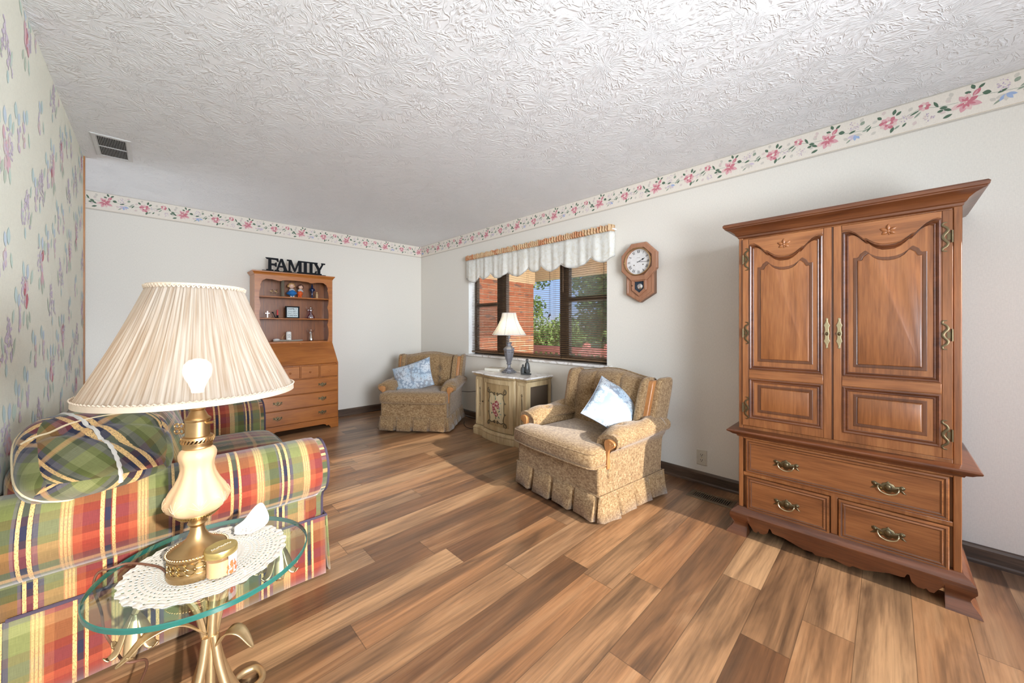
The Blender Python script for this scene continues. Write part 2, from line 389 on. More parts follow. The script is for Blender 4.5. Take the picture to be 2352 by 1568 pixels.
def m_plaid(name='plaid_upholstery',P=.35,pil=False):
    m,nt,b,o=new(name)
    uv=N(nt,'ShaderNodeTexCoord').outputs['UV']; sp=N(nt,'ShaderNodeSeparateXYZ',{0:uv})
    rust,rust2,green,lgreen,navy,grey,sand,choc=(.27,.038,.022),(.36,.080,.036),(.105,.12,.034),(.215,.225,.088),(.022,.023,.048),(.115,.105,.115),(.42,.27,.12),(.075,.027,.016)
    fu=M_(nt,'FRACT',M_(nt,'DIVIDE',sp.outputs[0],P)); fv=M_(nt,'FRACT',M_(nt,'DIVIDE',sp.outputs[1],.35))
    # warp: navy/green zone with gold pair at .12, soft gold at .36, rust zone with pair at .62, soft gold at .86
    wu=ramp(nt,fu,[(0,green),(.05,grey),(.07,navy),(.17,grey),(.20,lgreen),(.32,sand),(.40,rust2),(.46,rust),(.60,navy),(.64,rust),(.76,rust2),(.82,sand),(.90,lgreen),(.95,green)],'CONSTANT')
    if pil: wu=ramp(nt,fu,[(0,lgreen),(.14,green),(.24,grey),(.32,navy),(.68,grey),(.78,green),(.88,lgreen)],'CONSTANT')
    wv=ramp(nt,fv,[(0,navy),(.12,choc),(.20,green),(.36,lgreen),(.46,grey),(.54,navy),(.60,sand),(.66,navy),(.74,rust),(.86,rust2),(.93,choc)],'CONSTANT')
    st=noise(nt,mapv(nt,uv,(900,30,1)),1,2,.5); st2=noise(nt,mapv(nt,uv,(30,900,1)),1,2,.5)
    c=mix(nt,.40,wu,wv)
    g=ramp(nt,fu,[(0,0.0),(.075,1.0),(.10,0.0),(.14,1.0),(.165,0.0),(.325,.55),(.34,0.0),(.35,.55),(.365,0.0),(.375,.55),(.39,0.0),(.57,1.0),(.595,0.0),(.645,1.0),(.67,0.0),(.825,.5),(.84,0.0),(.85,.5),(.865,0.0),(.875,.5),(.89,0.0)],'CONSTANT')
    if pil: g=ramp(nt,fu,[(0,0.0),(.38,1.0),(.46,0.0),(.56,1.0),(.64,0.0)],'CONSTANT')
    tw=ramp(nt,noise(nt,mapv(nt,uv,(500,140,1)),1,2,.5).outputs[0],[(.38,.35),(.5,1.0)])
    c=mix(nt,M_(nt,'MULTIPLY',g,M_(nt,'MULTIPLY',tw,.9)),c,(.72,.46,.19))
    g2=ramp(nt,fv,[(0,0.0),(.61,.55),(.65,0.0)],'CONSTANT')
    c=mix(nt,M_(nt,'MULTIPLY',g2,.8),c,(.55,.28,.12))
    c=mix(nt,.45,c,ramp(nt,M_(nt,'ADD',M_(nt,'MULTIPLY',st.outputs[0],.5),M_(nt,'MULTIPLY',st2.outputs[0],.5)),[(.35,.30),(.65,.92)]),'MULTIPLY')
    nt.links.new(c,b.inputs['Base Color']); b.inputs['Roughness'].default_value=.85; b.inputs['Specular IOR Level'].default_value=.15
    b.inputs['Sheen Weight'].default_value=.3
    bump(nt,b,st.outputs[0],.25,.001); return m
MAT['plaid']=m_plaid(); MAT['plaid2']=m_plaid('plaid_pillow_fabric',.20,True)
def m_paisley():
    m,nt,b,o=new('blue_grey_paisley'); uv=N(nt,'ShaderNodeTexCoord').outputs['UV']
    S=8.; vo=N(nt,'ShaderNodeTexVoronoi',{'Vector':mapv(nt,uv,(1,1,0)),'Scale':S,'Randomness':.75},voronoi_dimensions='2D')
    dv=N(nt,'ShaderNodeVectorMath',{0:mapv(nt,uv,(1,1,0)),1:vo.outputs['Position']},operation='SUBTRACT').outputs[0]
    sp=N(nt,'ShaderNodeSeparateXYZ',{0:N(nt,'ShaderNodeVectorMath',{0:dv,'Scale':S},operation='SCALE').outputs[0]})
    cs=N(nt,'ShaderNodeSeparateXYZ',{0:vo.outputs['Color']}); an=M_(nt,'MULTIPLY',cs.outputs[0],6.28)
    ca,sa=M_(nt,'COSINE',an),M_(nt,'SINE',an)
    px=M_(nt,'ADD',M_(nt,'MULTIPLY',sp.outputs[0],ca),M_(nt,'MULTIPLY',sp.outputs[1],sa))
    py=M_(nt,'SUBTRACT',M_(nt,'MULTIPLY',sp.outputs[1],ca),M_(nt,'MULTIPLY',sp.outputs[0],sa))
    py=M_(nt,'ADD',py,M_(nt,'SUBTRACT',M_(nt,'MULTIPLY',M_(nt,'MULTIPLY',px,px),.9),.10))
    wy_=M_(nt,'MULTIPLY',py,1.7)
    s=M_(nt,'ADD',M_(nt,'SQRT',M_(nt,'ADD',M_(nt,'MULTIPLY',px,px),M_(nt,'MULTIPLY',wy_,wy_))),M_(nt,'MULTIPLY',px,.28))
    pa=M_(nt,'ARCTAN2',wy_,px)
    rings=M_(nt,'SINE',M_(nt,'MULTIPLY',s,40.))
    def band(c0,w): return ramp(nt,M_(nt,'ABSOLUTE',M_(nt,'SUBTRACT',s,c0)),[(w*.6,1.0),(w,0.0)])
    scal=M_(nt,'ADD',s,M_(nt,'MULTIPLY',M_(nt,'SINE',M_(nt,'MULTIPLY',pa,17.)),.022))
    dots=N(nt,'ShaderNodeTexVoronoi',{'Vector':uv,'Scale':70.},voronoi_dimensions='2D').outputs['Distance']
    flo=N(nt,'ShaderNodeTexVoronoi',{'Vector':uv,'Scale':26.},voronoi_dimensions='2D').outputs['Distance']
    pale=ramp(nt,noise(nt,uv,5,2).outputs[0],[(.42,(.46,.58,.68)),(.55,(.60,.66,.71)),(.7,(.64,.68,.71))])
    ink=ramp(nt,noise(nt,uv,6,2).outputs[0],[(.45,(.15,.21,.31)),(.55,(.22,.22,.25))])
    ground=mix(nt,ramp(nt,flo,[(.30,0.0),(.36,.75)]),pale,ink)
    ground=mix(nt,ramp(nt,M_(nt,'ABSOLUTE',M_(nt,'SUBTRACT',flo,.14)),[(.02,.8),(.04,0.0)]),ground,ink)
    c=mix(nt,ramp(nt,scal,[(.50,0.0),(.51,1.0)]),pale,ground)
    c=mix(nt,M_(nt,'MULTIPLY',band(.475,.020),.8),c,ink); c=mix(nt,M_(nt,'MULTIPLY',band(.37,.022),.75),c,ink); c=mix(nt,M_(nt,'MULTIPLY',band(.20,.016),.7),c,ink)
    inner=M_(nt,'MULTIPLY',M_(nt,'LESS_THAN',s,.36),ramp(nt,dots,[(.16,.8),(.24,0.0)]))
    c=mix(nt,inner,c,ink); c=mix(nt,M_(nt,'MULTIPLY',M_(nt,'LESS_THAN',s,.07),.8),c,ink)
    nt.links.new(c,b.inputs['Base Color']); b.inputs['Roughness'].default_value=.7; bump(nt,b,rings,.12,.001); return m
MAT['paisley']=m_paisley()
def m_cloth(name,c,c2,tr=.5,scale=18,transp=0):
    m,nt,b,o=new(name); co=objco(nt)
    n=noise(nt,co,scale,5,.62,1.0)
    col=ramp(nt,n.outputs[0],[(.40,c2),(.52,c),(1,c)])
    df=N(nt,'ShaderNodeBsdfDiffuse',{'Color':col}); tl=N(nt,'ShaderNodeBsdfTranslucent',{'Color':col})
    x=N(nt,'ShaderNodeMixShader',{0:tr,1:df.outputs[0],2:tl.outputs[0]}).outputs[0]
    if transp:
        tp=N(nt,'ShaderNodeBsdfTransparent'); x=N(nt,'ShaderNodeMixShader',{0:transp,1:x,2:tp.outputs[0]}).outputs[0]
    nt.links.new(x,o.inputs[0]); return m
MAT['valance']=m_cloth('toile_valance',(.95,.95,.92),(.88,.86,.79),.45,30)
MAT['ruffle']=m_cloth('apricot_ruffle',(.78,.58,.36),(.70,.34,.18),.35,9)
MAT['edging']=plain('grey_cord_edging',(.45,.43,.4),.8)
def m_shade(name,c,c2,transp):
    m,nt,b,o=new(name); uv=N(nt,'ShaderNodeTexCoord').outputs['UV']
    n=noise(nt,mapv(nt,uv,(1,.03,1)),170,2,.6)
    col=ramp(nt,n.outputs[0],[(.35,c2),(.6,c)])
    df=N(nt,'ShaderNodeBsdfDiffuse',{'Color':col}); tl=N(nt,'ShaderNodeBsdfTranslucent',{'Color':col})
    x=N(nt,'ShaderNodeMixShader',{0:.5,1:df.outputs[0],2:tl.outputs[0]}).outputs[0]
    if transp:
        tp=N(nt,'ShaderNodeBsdfTransparent'); x=N(nt,'ShaderNodeMixShader',{0:transp,1:x,2:tp.outputs[0]}).outputs[0]
    nt.links.new(x,o.inputs[0]); return m
MAT['shade']=m_shade('pleated_shade_fabric',(.62,.56,.485),(.44,.34,.25),.06)
MAT['shade2']=m_shade('white_silk_shade',(.88,.87,.84),(.8,.78,.74),0)
MAT['trim']=plain('shade_trim',(.62,.50,.38),.7)
def m_frost():
    m,nt,b,o=new('frosted_peach_glass')
    b.inputs['Base Color'].default_value=(.50,.33,.19,1); b.inputs['Roughness'].default_value=.45
    b.inputs['Subsurface Weight'].default_value=.2; b.inputs['Subsurface Radius'].default_value=(.03,.02,.012); b.inputs['Subsurface Scale'].default_value=.6
    n=noise(nt,objco(nt),40,3); bump(nt,b,n.outputs[0],.05,.001); return m
MAT['frost']=m_frost()
MAT['frostline']=plain('etched_leaf',(.62,.43,.27),.6)
MAT['crochet']=plain('white_crochet',(.54,.51,.465),.9,spec=.1)
def m_marble():
    m,nt,b,o=new('white_marble'); co=objco(nt)
    n=noise(nt,co,7,6,.65,2.5)
    nt.links.new(ramp(nt,n.outputs[0],[(.40,(.55,.50,.46)),(.48,(.8,.78,.76)),(.7,(.84,.83,.82))]),b.inputs['Base Color']); b.inputs['Roughness'].default_value=.2; return m
MAT['marble']=m_marble()
def m_brick():
    m,nt,b,o=new('red_brick'); co=objco(nt)
    sp=N(nt,'ShaderNodeSeparateXYZ',{0:co})
    v=N(nt,'ShaderNodeCombineXYZ',{0:M_(nt,'ADD',sp.outputs[0],sp.outputs[1]),1:sp.outputs[2],2:0.0}).outputs[0]
    t=N(nt,'ShaderNodeTexBrick',{'Vector':v,'Color1':(.34,.10,.048,1),'Color2':(.42,.15,.075,1),'Mortar':(.36,.22,.15,1),'Scale':1.0,'Mortar Size':.006,'Brick Width':.21,'Row Height':.075,'Bias':-.2})
    w=noise(nt,mapv(nt,v,(2.4,9,1)),1.6,2,.5)
    c=mix(nt,ramp(nt,w.outputs[0],[(.62,0.0),(.66,.8)]),t.outputs[0],(.13,.085,.075))
    nt.links.new(c,b.inputs['Base Color']); b.inputs['Roughness'].default_value=.9; return m
MAT['brick']=m_brick()
MAT['tanpaint']=plain('tan_siding',(.62,.45,.28),.7)
MAT['railpaint']=plain('faded_red_paint',(.48,.16,.14),.6)
def m_leaf():
    m,nt,b,o=new('tree_leaves'); oi=noise(nt,objco(nt),2.2,4,.7)
    c=ramp(nt,oi.outputs[0],[(.3,(.10,.20,.05)),(.5,(.27,.42,.12)),(.7,(.55,.60,.25))])
    df=N(nt,'ShaderNodeBsdfDiffuse',{'Color':c}); tl=N(nt,'ShaderNodeBsdfTranslucent',{'Color':c})
    x=N(nt,'ShaderNodeMixShader',{0:.45,1:df.outputs[0],2:tl.outputs[0]}).outputs[0]; nt.links.new(x,o.inputs[0]); return m
MAT['leaf']=m_leaf()
def m_lawn():
    m,nt,b,o=new('lawn_grass'); n=noise(nt,objco(nt),3,8,.7)
    nt.links.new(ramp(nt,n.outputs[0],[(.35,(.08,.16,.03)),(.65,(.25,.33,.10))]),b.inputs['Base Color']); b.inputs['Roughness'].default_value=.95; return m
MAT['lawn']=m_lawn()
MAT['concrete']=plain('porch_concrete',(.42,.40,.37),.85)
# floral ink
INK={k:plain('ink_'+k,c,.75,spec=.2) for k,c in dict(rose=(.56,.19,.23),pink=(.66,.36,.39),blush=(.73,.52,.50),pale=(.66,.55,.52),lav=(.46,.36,.48),lav2=(.58,.50,.58),blue=(.33,.42,.62),green=(.10,.16,.11),sage=(.29,.34,.27),grey=(.60,.56,.50),line=(.52,.48,.42),aqua=(.38,.55,.55),mint=(.46,.60,.50),cream=(.80,.74,.64),gold=(.45,.33,.16),wrose=(.74,.50,.55),wpink=(.77,.62,.63),wlav=(.65,.57,.70),wlav2=(.72,.66,.74),wblue=(.60,.70,.80),wmint=(.61,.73,.65),waqua=(.59,.73,.73),wsage=(.57,.65,.55),crose=(.30,.07,.075),cpink=(.46,.19,.18)).items()}
INKK=list(INK); INKM=[INK[k] for k in INKK]; IX={k:i+1 for i,k in enumerate(INKK)}
P_REAR,P_REAR2,P_RS,P_UP,P_HALL,P_HUP,P_WIN,P_GB,EXPO=29,10,62,248,1,80,14,95,0.1
# ================================================================== ROOM SHELL
XR,YB,XL,YLE,H=3.0,5.10,-.36,4.12,2.44
YR=-1.75; XH=-1.65
def struct(o,label=None):
    o['kind']='structure'; return o
b=MB(); b.box(XH-.1,XR+.2,YR-.1,YB+.1,-.1,0); struct(b.build('floor',MAT['floor'],smooth=False))
b=MB(); b.box(XH-.1,XR+.2,YR-.1,YB+.1,H,H+.1); struct(b.build('ceiling',MAT['ceil'],smooth=False))
WY0,WY1,WZ0,WZ1=1.811,3.893,.83,2.06
b=MB()
b.box(XR,XR+.18,YR-.1,WY0,0,H); b.box(XR,XR+.18,WY1,YB+.1,0,H); b.box(XR,XR+.18,WY0,WY1,0,WZ0); b.box(XR,XR+.18,WY0,WY1,WZ1,H)
struct(b.build('wall_right',MAT['wall'],smooth=False))
b=MB(); b.box(XH-.1,XR,YB,YB+.1,0,H); struct(b.build('wall_back',MAT['wall'],smooth=False))
b=MB(); b.box(XH-.1,XH,YR,YB,0,H); struct(b.build('wall_hall',MAT['wall'],smooth=False))
RX0,RX1,RZ0,RZ1=-.27,2.85,.38,2.22  # opening added in the unseen rear wall to let the fill lights in
b=MB()
b.box(XH,RX0,YR-.1,YR,0,H); b.box(RX1,XR,YR-.1,YR,0,H); b.box(RX0,RX1,YR-.1,YR,0,RZ0); b.box(RX0,RX1,YR-.1,YR,RZ1,H)
struct(b.build('wall_rear',MAT['wall'],smooth=False))
# ---- painted flowers as thin printed shapes
PC=[0]
def petal(mb,pl,c,ang,L,w,ink,lay,tip=1.0,n=5):
    # leaf-shaped blot starting at c, pointing along ang
    PC[0]+=1; lay=lay+(PC[0]%160)*.014
    pts=[]; ca,sa=cos(ang),sin(ang)
    for k in range(n+1):
        t=k/n; pts.append((L*t,w*.5*sin(pi*t**tip)**.8 if 0<t<1 else 0))
    pts+= [(x,-y) for x,y in pts[1:-1][::-1]]
    ix=[mb.p(pl(c[0]+x*ca-y*sa,c[1]+x*sa+y*ca,lay)) for x,y in pts]
    mb.face(ix,IX[ink])
def dots(mb,pl,c,r,nn,inks,lay,rd,sz=.0065,el=1.0):
    for k in range(nn):
        a=rd.uniform(0,2*pi); q=r*sqrt(rd.random())
        petal(mb,pl,(c[0]+q*cos(a),c[1]+q*sin(a)*el),rd.uniform(0,6.28),sz*rd.uniform(.8,1.5),sz*.8,rd.choice(inks),lay+.1*(k%5),n=3)
def stem(mb,pl,pts,w,ink,lay):
    P=cr(pts,4)
    for a,c in zip(P[:-1],P[1:]):
        d=(c[0]-a[0],c[1]-a[1]); l=math.hypot(*d) or 1; nx,ny=-d[1]/l*w/2,d[0]/l*w/2
        mb.face([mb.p(pl(a[0]-nx,a[1]-ny,lay)),mb.p(pl(c[0]-nx,c[1]-ny,lay)),mb.p(pl(c[0]+nx,c[1]+ny,lay)),mb.p(pl(a[0]+nx,a[1]+ny,lay))],IX[ink])
def border_unit(mb,pl0,s0,lo,hi,rd):
    def pl(s,t,l): return pl0(min(max(s0+s,lo),hi),t,l)
    if s0<lo-.45 or s0>hi+.15: return
    T=.088
    def lf(s,t,deg,L=.026,w=.014,ink='green',lay=2): petal(mb,pl,(s,T+t),radians(deg),L,w,ink,lay)
    stem(mb,pl,[(-.02,T),(.05,T+.012),(.10,T+.004),(.17,T-.004),(.235,T)],.002,'sage',1)
    stem(mb,pl,[(.28,T+.0),(.33,T+.008),(.38,T+.028)],.002,'sage',1)
    stem(mb,pl,[(.40,T+.03),(.45,T+.012),(.52,T+.005)],.002,'sage',1)
    for s,t,d in ((-.05,.02,140),(-.045,.045,110),(.075,-.02,-40),(.15,.05,60),(.20,.02,30),(.215,-.03,210),(.245,.05,80),(.34,-.005,10),(.345,.03,60),(.455,-.02,-20),(.37,-.03,250),(.48,.03,45)):
        lf(s,t,d,.024,.017,rd.choice(['pale','grey','grey']),1.2)
    # lily
    for d,L,w,k in ((200,.058,.026,'blush'),(250,.050,.026,'pink'),(290,.046,.024,'blush'),(335,.058,.026,'pink'),(25,.044,.022,'rose'),(80,.045,.026,'blush'),(120,.045,.022,'pink')):
        petal(mb,pl,(.0,T-.005),radians(d),L,w,k,3); petal(mb,pl,(0,T-.005),radians(d),L*.62,w*.45,'rose',3.5)
    dots(mb,pl,(0,T-.003),.007,7,['cream','blush'],4,rd,.006)
    petal(mb,pl,(.022,T+.018),radians(52),.042,.02,'rose',3.2); petal(mb,pl,(.024,T+.018),radians(60),.03,.008,'pink',3.6)
    lf(.028,.052,110,.028,.015); lf(.04,.05,40,.028,.013); lf(.018,.04,165,.024,.014); lf(.052,.022,-15,.03,.022); lf(-.045,-.045,200,.036,.015); lf(-.05,-.02,160,.028,.014); lf(-.075,-.012,190,.024,.014)
    # lavender + bell
    dots(mb,pl,(.118,T+.033),.028,34,['lav','lav2','pale'],2,rd); lf(.15,.03,50,.026,.019,'sage'); lf(.098,-.002,20,.034,.012)
    for d in (200,235,270,305,340): petal(mb,pl,(.125,T-.015),radians(d),.036,.015,rd.choice(['blue','grey','lav2']),2.2)
    lf(.085,-.055,38,.042,.009,'sage'); lf(.155,-.012,20,.036,.009,'sage'); lf(.175,-.02,55,.036,.009); lf(.165,.0,35,.034,.008,'sage')
    # rose
    for k in range(9):
        a=2*pi*k/9+.2; petal(mb,pl,(.265+.012*cos(a),T-.002+.010*sin(a)),a,.027,.022,('pink','rose','blush')[k%3],3)
    for k in range(7):
        a=2*pi*k/7; petal(mb,pl,(.265+.008*cos(a),T-.002+.006*sin(a)),a+1.0,.017,.013,('rose','pink')[k%2],3.6)
    petal(mb,pl,(.255,T-.006),.5,.024,.013,'cream',4)
    lf(.238,.028,130,.026,.016); lf(.285,.035,75,.032,.016); lf(.295,.028,40,.028,.014); lf(.285,-.03,250,.034,.015); lf(.31,-.03,215,.028,.01,'sage'); lf(.335,-.025,230,.026,.01)
    dots(mb,pl,(.325,T+.002),.018,14,['lav','lav2','pale'],2,rd)
    # bud
    for k in range(7):
        a=2*pi*k/7; petal(mb,pl,(.402+.005*cos(a),T+.035+.006*sin(a)),a,.019,.016,('rose','pink','blush')[k%3],3)
    petal(mb,pl,(.396,T+.03),.9,.017,.009,'cream',3.7)
    lf(.385,.022,205,.042,.009); lf(.39,.012,225,.038,.009,'sage'); lf(.435,.045,-65,.04,.012); lf(.455,.002,-10,.03,.016); lf(.475,-.012,-30,.026,.013)
    dots(mb,pl,(.415,T-.032),.023,24,['lav','lav2','pale'],2,rd)
BZ=2.268
def border(name,pl0,s_a,s_b,ph,seed):
    rd=random.Random(seed); mb=MB()
    ix=lambda s0,s1,t0,t1,l,m: mb.face([mb.p(pl0(s0,t0,l)),mb.p(pl0(s1,t0,l)),mb.p(pl0(s1,t1,l)),mb.p(pl0(s0,t1,l))],m)
    ix(s_a,s_b,0,H-BZ,0,0); ix(s_a,s_b,.0,.009,.6,IX['line']); ix(s_a,s_b,H-BZ-.006,H-BZ,.6,IX['line']); ix(s_a,s_b,.011,.0125,.6,IX['gold'])
    k=math.floor((s_a-ph)/.545)-1
    while ph+k*.545<s_b+.2:
        border_unit(mb,pl0,ph+k*.545,s_a,s_b,rd); k+=1
    return struct(mb.build(name,[MAT['borderbg']]+INKM,smooth=False,merge=False))
border('trim_1',lambda s,t,l:(XR-.0012-l*.00025,-s,BZ+t),-(YB-.002),-YR,-.265,3)
border('trim_2',lambda s,t,l:(s,YB-.0012-l*.00025,BZ+t),XH,XR-.002,.2256,5)
# ---- wallpapered wall on the left
mb=MB(); mb.box(XL-.12,XL,YR,YLE,0,H,0)
rd=random.Random(21); plw=lambda s,t,l:(XL+.0006+l*.00012,min(max(s,YR+.01),YLE-.01),min(max(t,.01),H-.005))
def sprig(s,t,fl,var):
    g=lambda a,c,an,L,w,k,l: petal(mb,plw,(s+fl*a*1.5,t+c),radians(an if fl>0 else 180-an),L,w*1.7,k,l)
    if var==0:
        for k in range(9): g(rd.uniform(-.022,.022),rd.uniform(-.06,.02),rd.choice([85,95,270,100]),.055,.020,rd.choice(['wrose','rose','wpink','wrose']),2+.1*k)
        for k in range(40): g(rd.uniform(-.02,.05),rd.uniform(-.035,.07),rd.uniform(0,360),.012,.010,rd.choice(['wlav','wlav2','wlav']),3)
        g(-.012,.065,100,.065,.026,'wblue',2); g(.022,.065,75,.07,.022,'waqua',2.1); g(-.05,.05,120,.075,.022,'wmint',2); g(-.01,-.07,260,.07,.02,'wsage',2); g(.02,-.06,285,.065,.018,'wmint',2.1); g(-.03,-.06,245,.055,.016,'wsage',2)
    elif var==1:
        for q,(a0,an) in enumerate(((0,78),(.05,100),(-.04,64))):
            for k in range(20):
                r=k/19*.14; g(a0+r*cos(radians(an))+rd.uniform(-.010,.010),-.06+r*sin(radians(an)),rd.uniform(0,360),.015,.011,rd.choice(['wlav','wlav2','wlav','lav2']),2.2)
        g(-.02,-.05,110,.08,.014,'wmint',2); g(.05,-.06,60,.09,.014,'wsage',2); g(.0,-.07,270,.05,.016,'waqua',2)
    else:
        g(0,0,95,.065,.026,'waqua',2); g(.02,-.01,70,.055,.022,'wblue',2); g(-.02,-.02,250,.06,.016,'wmint',2)
        for k in range(10): g(.03+rd.uniform(-.012,.012),-.07+rd.uniform(-.045,.045),rd.uniform(60,120),.03,.013,rd.choice(['wlav2','wpink','wlav']),2.3)
i=0
yy=YR+.1
while yy<YLE-.05:
    j=0; zz=.12+(i%2)*.18
    while zz<H-.02:
        sprig(yy+rd.uniform(-.02,.02),zz,1 if (i+j)%2 else -1,(i*2+j)%3)
        if rd.random()<.6: sprig(yy+.12,zz+.14,1,2)
        zz+=.34; j+=1
    yy+=.27; i+=1
struct(mb.build('wall_left',[MAT['paperbg']]+INKM,smooth=False,merge=False))
b=MB(); b.box(XL-.125,XL+.008,YLE,YLE+.012,0,H); b.box(XL,XL+.008,YLE-.02,YLE,0,H); struct(b.build('trim_3',MAT['chairwood'],smooth=False))
# ---- baseboards with a shoe bead
def bboard(name,a,c,m,axis):
    mb=MB(); pr=[(0,0),(.019,0),(.019,.012),(.013,.02),(.013,.075),(.009,.086),(.003,.092),(0,.092)]
    if axis=='R': L=[[(XR-d,a,z) for d,z in pr],[(XR-d,c,z) for d,z in pr]]
    elif axis=='B': L=[[(a,YB-d,z) for d,z in pr],[(c,YB-d,z) for d,z in pr]]
    else: L=[[(XL+d,a,z) for d,z in pr],[(XL+d,c,z) for d,z in pr]]
    mb.loops(L,0,True,True,True); struct(mb.build(name,m,smooth=False))
bboard('baseboard_right',YR,YB,MAT['base_w'],'R'); bboard('baseboard_back',XH,XR-.02,MAT['base_wx'],'B'); bboard('baseboard_left',YR,YLE-.02,MAT['base_w'],'L')
# ================================================================== WINDOW
win=thing('window_1','triple bronze-framed window with a white marble sill','window',(3.0,2.852,0),kind='structure')
def wy(y): return y-2.852
mb=MB()
mb.box(0,.17,wy(WY1)-.004,wy(WY1),WZ0,WZ1); mb.box(0,.17,wy(WY0),wy(WY0)+.004,WZ0,WZ1); mb.box(0,.17,wy(WY0),wy(WY1),WZ1-.004,WZ1)
mb.build('reveal',MAT['white'],win,smooth=False)
mb=MB(); mb.box(-.028,.13,wy(WY0)-.05,wy(WY1)+.05,.812,.838); mb.build('window_sill',MAT['marble'],win,bevel=.005)
FX0,FX1=.105,.15
mb=MB()
mb.box(FX0,FX1,wy(3.845),wy(3.889),WZ0+.008,WZ1-.004); mb.box(FX0,FX1,wy(1.815),wy(1.845),WZ0+.008,WZ1-.004)
mb.box(FX0,FX1,wy(1.815),wy(3.889),WZ0+.008,WZ0+.06); mb.box(FX0,FX1,wy(1.815),wy(3.889),WZ1-.05,WZ1-.004)
mb.box(FX0-.004,FX1+.004,wy(3.275),wy(3.44),WZ0+.01,WZ1-.006); mb.box(FX0-.004,FX1+.004,wy(2.325),wy(2.445),WZ0+.01,WZ1-.006)
mb.build('window_frame',MAT['bronzeframe'],win,bevel=.004)
for a,c in ((3.44,3.845),(1.845,2.325)):
    mb=MB(); mb.box(FX0-.008,FX1,wy(a),wy(c),1.455,1.5); mb.build('meeting_rail',MAT['bronzeframe'],win,bevel=.003)
for a,c,z0,z1 in ((3.44,3.845,.89,1.455),(3.44,3.845,1.5,2.01),(2.445,3.275,.89,2.01),(1.845,2.325,.89,1.455),(1.845,2.325,1.5,2.01)):
    mb=MB(); mb.box(.126,.129,wy(a),wy(c),z0,z1); mb.build('pane',MAT['pane'],win,smooth=False)
def m_screen():
    m,nt,b_,o=new('insect_screen_mesh'); d=N(nt,'ShaderNodeBsdfDiffuse',{'Color':(.5,.5,.48,1)}); t_=N(nt,'ShaderNodeBsdfTransparent')
    x=N(nt,'ShaderNodeMixShader',{0:.27,1:t_.outputs[0],2:d.outputs[0]}); nt.links.new(x.outputs[0],o.inputs[0]); return m
MSC=m_screen()
for a,c,z0,z1 in ((3.44,3.845,.89,1.455),(1.845,2.325,.89,1.455),(1.845,2.325,1.5,2.01)):
    mb=MB(); mb.box(.140,.1415,wy(a),wy(c),z0,z1); mb.build('insect_screen',MSC,win,smooth=False)
# ---- blinds
def blind(y0,y1,label,cordy,cordz,wand):
    t=thing('mini_blind',label,'window blind',(3.058,(y0+y1)/2,0),group='brown slatted window blinds')
    w=(y1-y0)/2; mb=MB(); z=.885
    while z<1.995:
        mb.grid(lambda u,v,z=z:(-.0125+.025*u,-w+2*w*v,z+.0022*(1-(2*u-1)**2)+.0036*(2*u-1)),3,1)
        z+=.0213
    mb.build('slat',MAT['slat'],t,ang=80)
    mb=MB(); mb.box(-.014,.014,-w,w,1.995,2.03); mb.build('headrail',MAT['slat'],t,bevel=.002)
    mb=MB(); mb.box(-.0135,.0135,-w,w,.858,.874); mb.build('bottom_rail',MAT['slat'],t,bevel=.003)
    mb=MB()
    for q in (-.82,0,.82) if w>.35 else (-.72,.72):
        mb.tube([(-.0135,w*q,.87),(-.0135,w*q,1.995)],.0009,5); mb.tube([(.0135,w*q,.87),(.0135,w*q,1.995)],.0009,5)
    mb.build('ladder_cord',MAT['slat'],t)
    if wand:
        mb=MB(); mb.tube([(-.02,w-.06,2.0),(-.021,w-.062,1.2)] if wand==1 else [(-.02,w-.03,2.0),(-.021,w-.032,1.55)],.003,6); mb.build('tilt_wand',MAT['ivory'] if wand==1 else MAT['slat'],t)
    if cordy:
        mb=MB()
        for dy in (-.006,.004): mb.tube([(-.02,cordy-(y0+y1)/2+dy*.3,2.0),(-.024,cordy-(y0+y1)/2+dy,cordz)],.0011,5)
        c=mb.build('pull_cord',MAT['cord_d'],t)
        mb=MB()
        for dy,dz in ((-.007,0),(.008,-.012)):
            mb.lathe([(.002,.012),(.004,.004),(.009,-.02),(.002,-.022)],8,(-.024,cordy-(y0+y1)/2+dy,cordz+dz))
        mb.build('tassel',MAT['bronzeframe'],c)
blind(3.36,3.884,'narrow brown slatted blind in the left window bay behind the grey lamp',None,0,1)
blind(2.392,3.352,'wide brown slatted blind in the middle window bay with a short cord',2.53,1.33,0)
blind(1.82,2.384,'brown slatted blind in the right window bay nearest the clock with a long cord',1.87,1.09,2)
# ---- valance
t=thing('valance','cream toile valance with scalloped hem and apricot ruffled heading over the window','valance',(2.94,2.807,0))
VW=1.082
def folds(s): return .006*sin(s*2*pi/.155)+.0035*sin(s*2*pi/.083+1.3)+.006*sin(s*2*pi/.31+.5)
def hem(s):
    q=(s+VW)/(2*VW)*8.0; q+= .18*sin(q*1.9)
    return 1.775+.062*(1-abs(sin(pi*(q+.0)))**.8)+.012*sin(q*2.3)
def vx(s): 
    e=max(0,(abs(s)-(VW-.03))/.03); return .05*e*e
mb=MB()
mb.grid(lambda u,v:( -.0-folds(-VW+2*VW*u)*(.35+.65*(1-v))+vx(-VW+2*VW*u), -VW+2*VW*u, hem(-VW+2*VW*u)*(1-v)+2.058*v),260,8)
vb=mb.build('valance_body',MAT['valance'],t,ang=180,solid=.0015)
mb=MB()
mb.grid(lambda u,v:(-.004-(.006+.012*v)*sin(u*2*pi*74+2*sin(u*31))-.010*sin(pi*min(v*1.6,1))+vx(-VW+2*VW*u), -VW+2*VW*u, 2.055+.058*v+.006*v*sin(u*2*pi*23)),520,5)
mb.build('heading_ruffle',MAT['ruffle'],t,ang=180,solid=.0015)
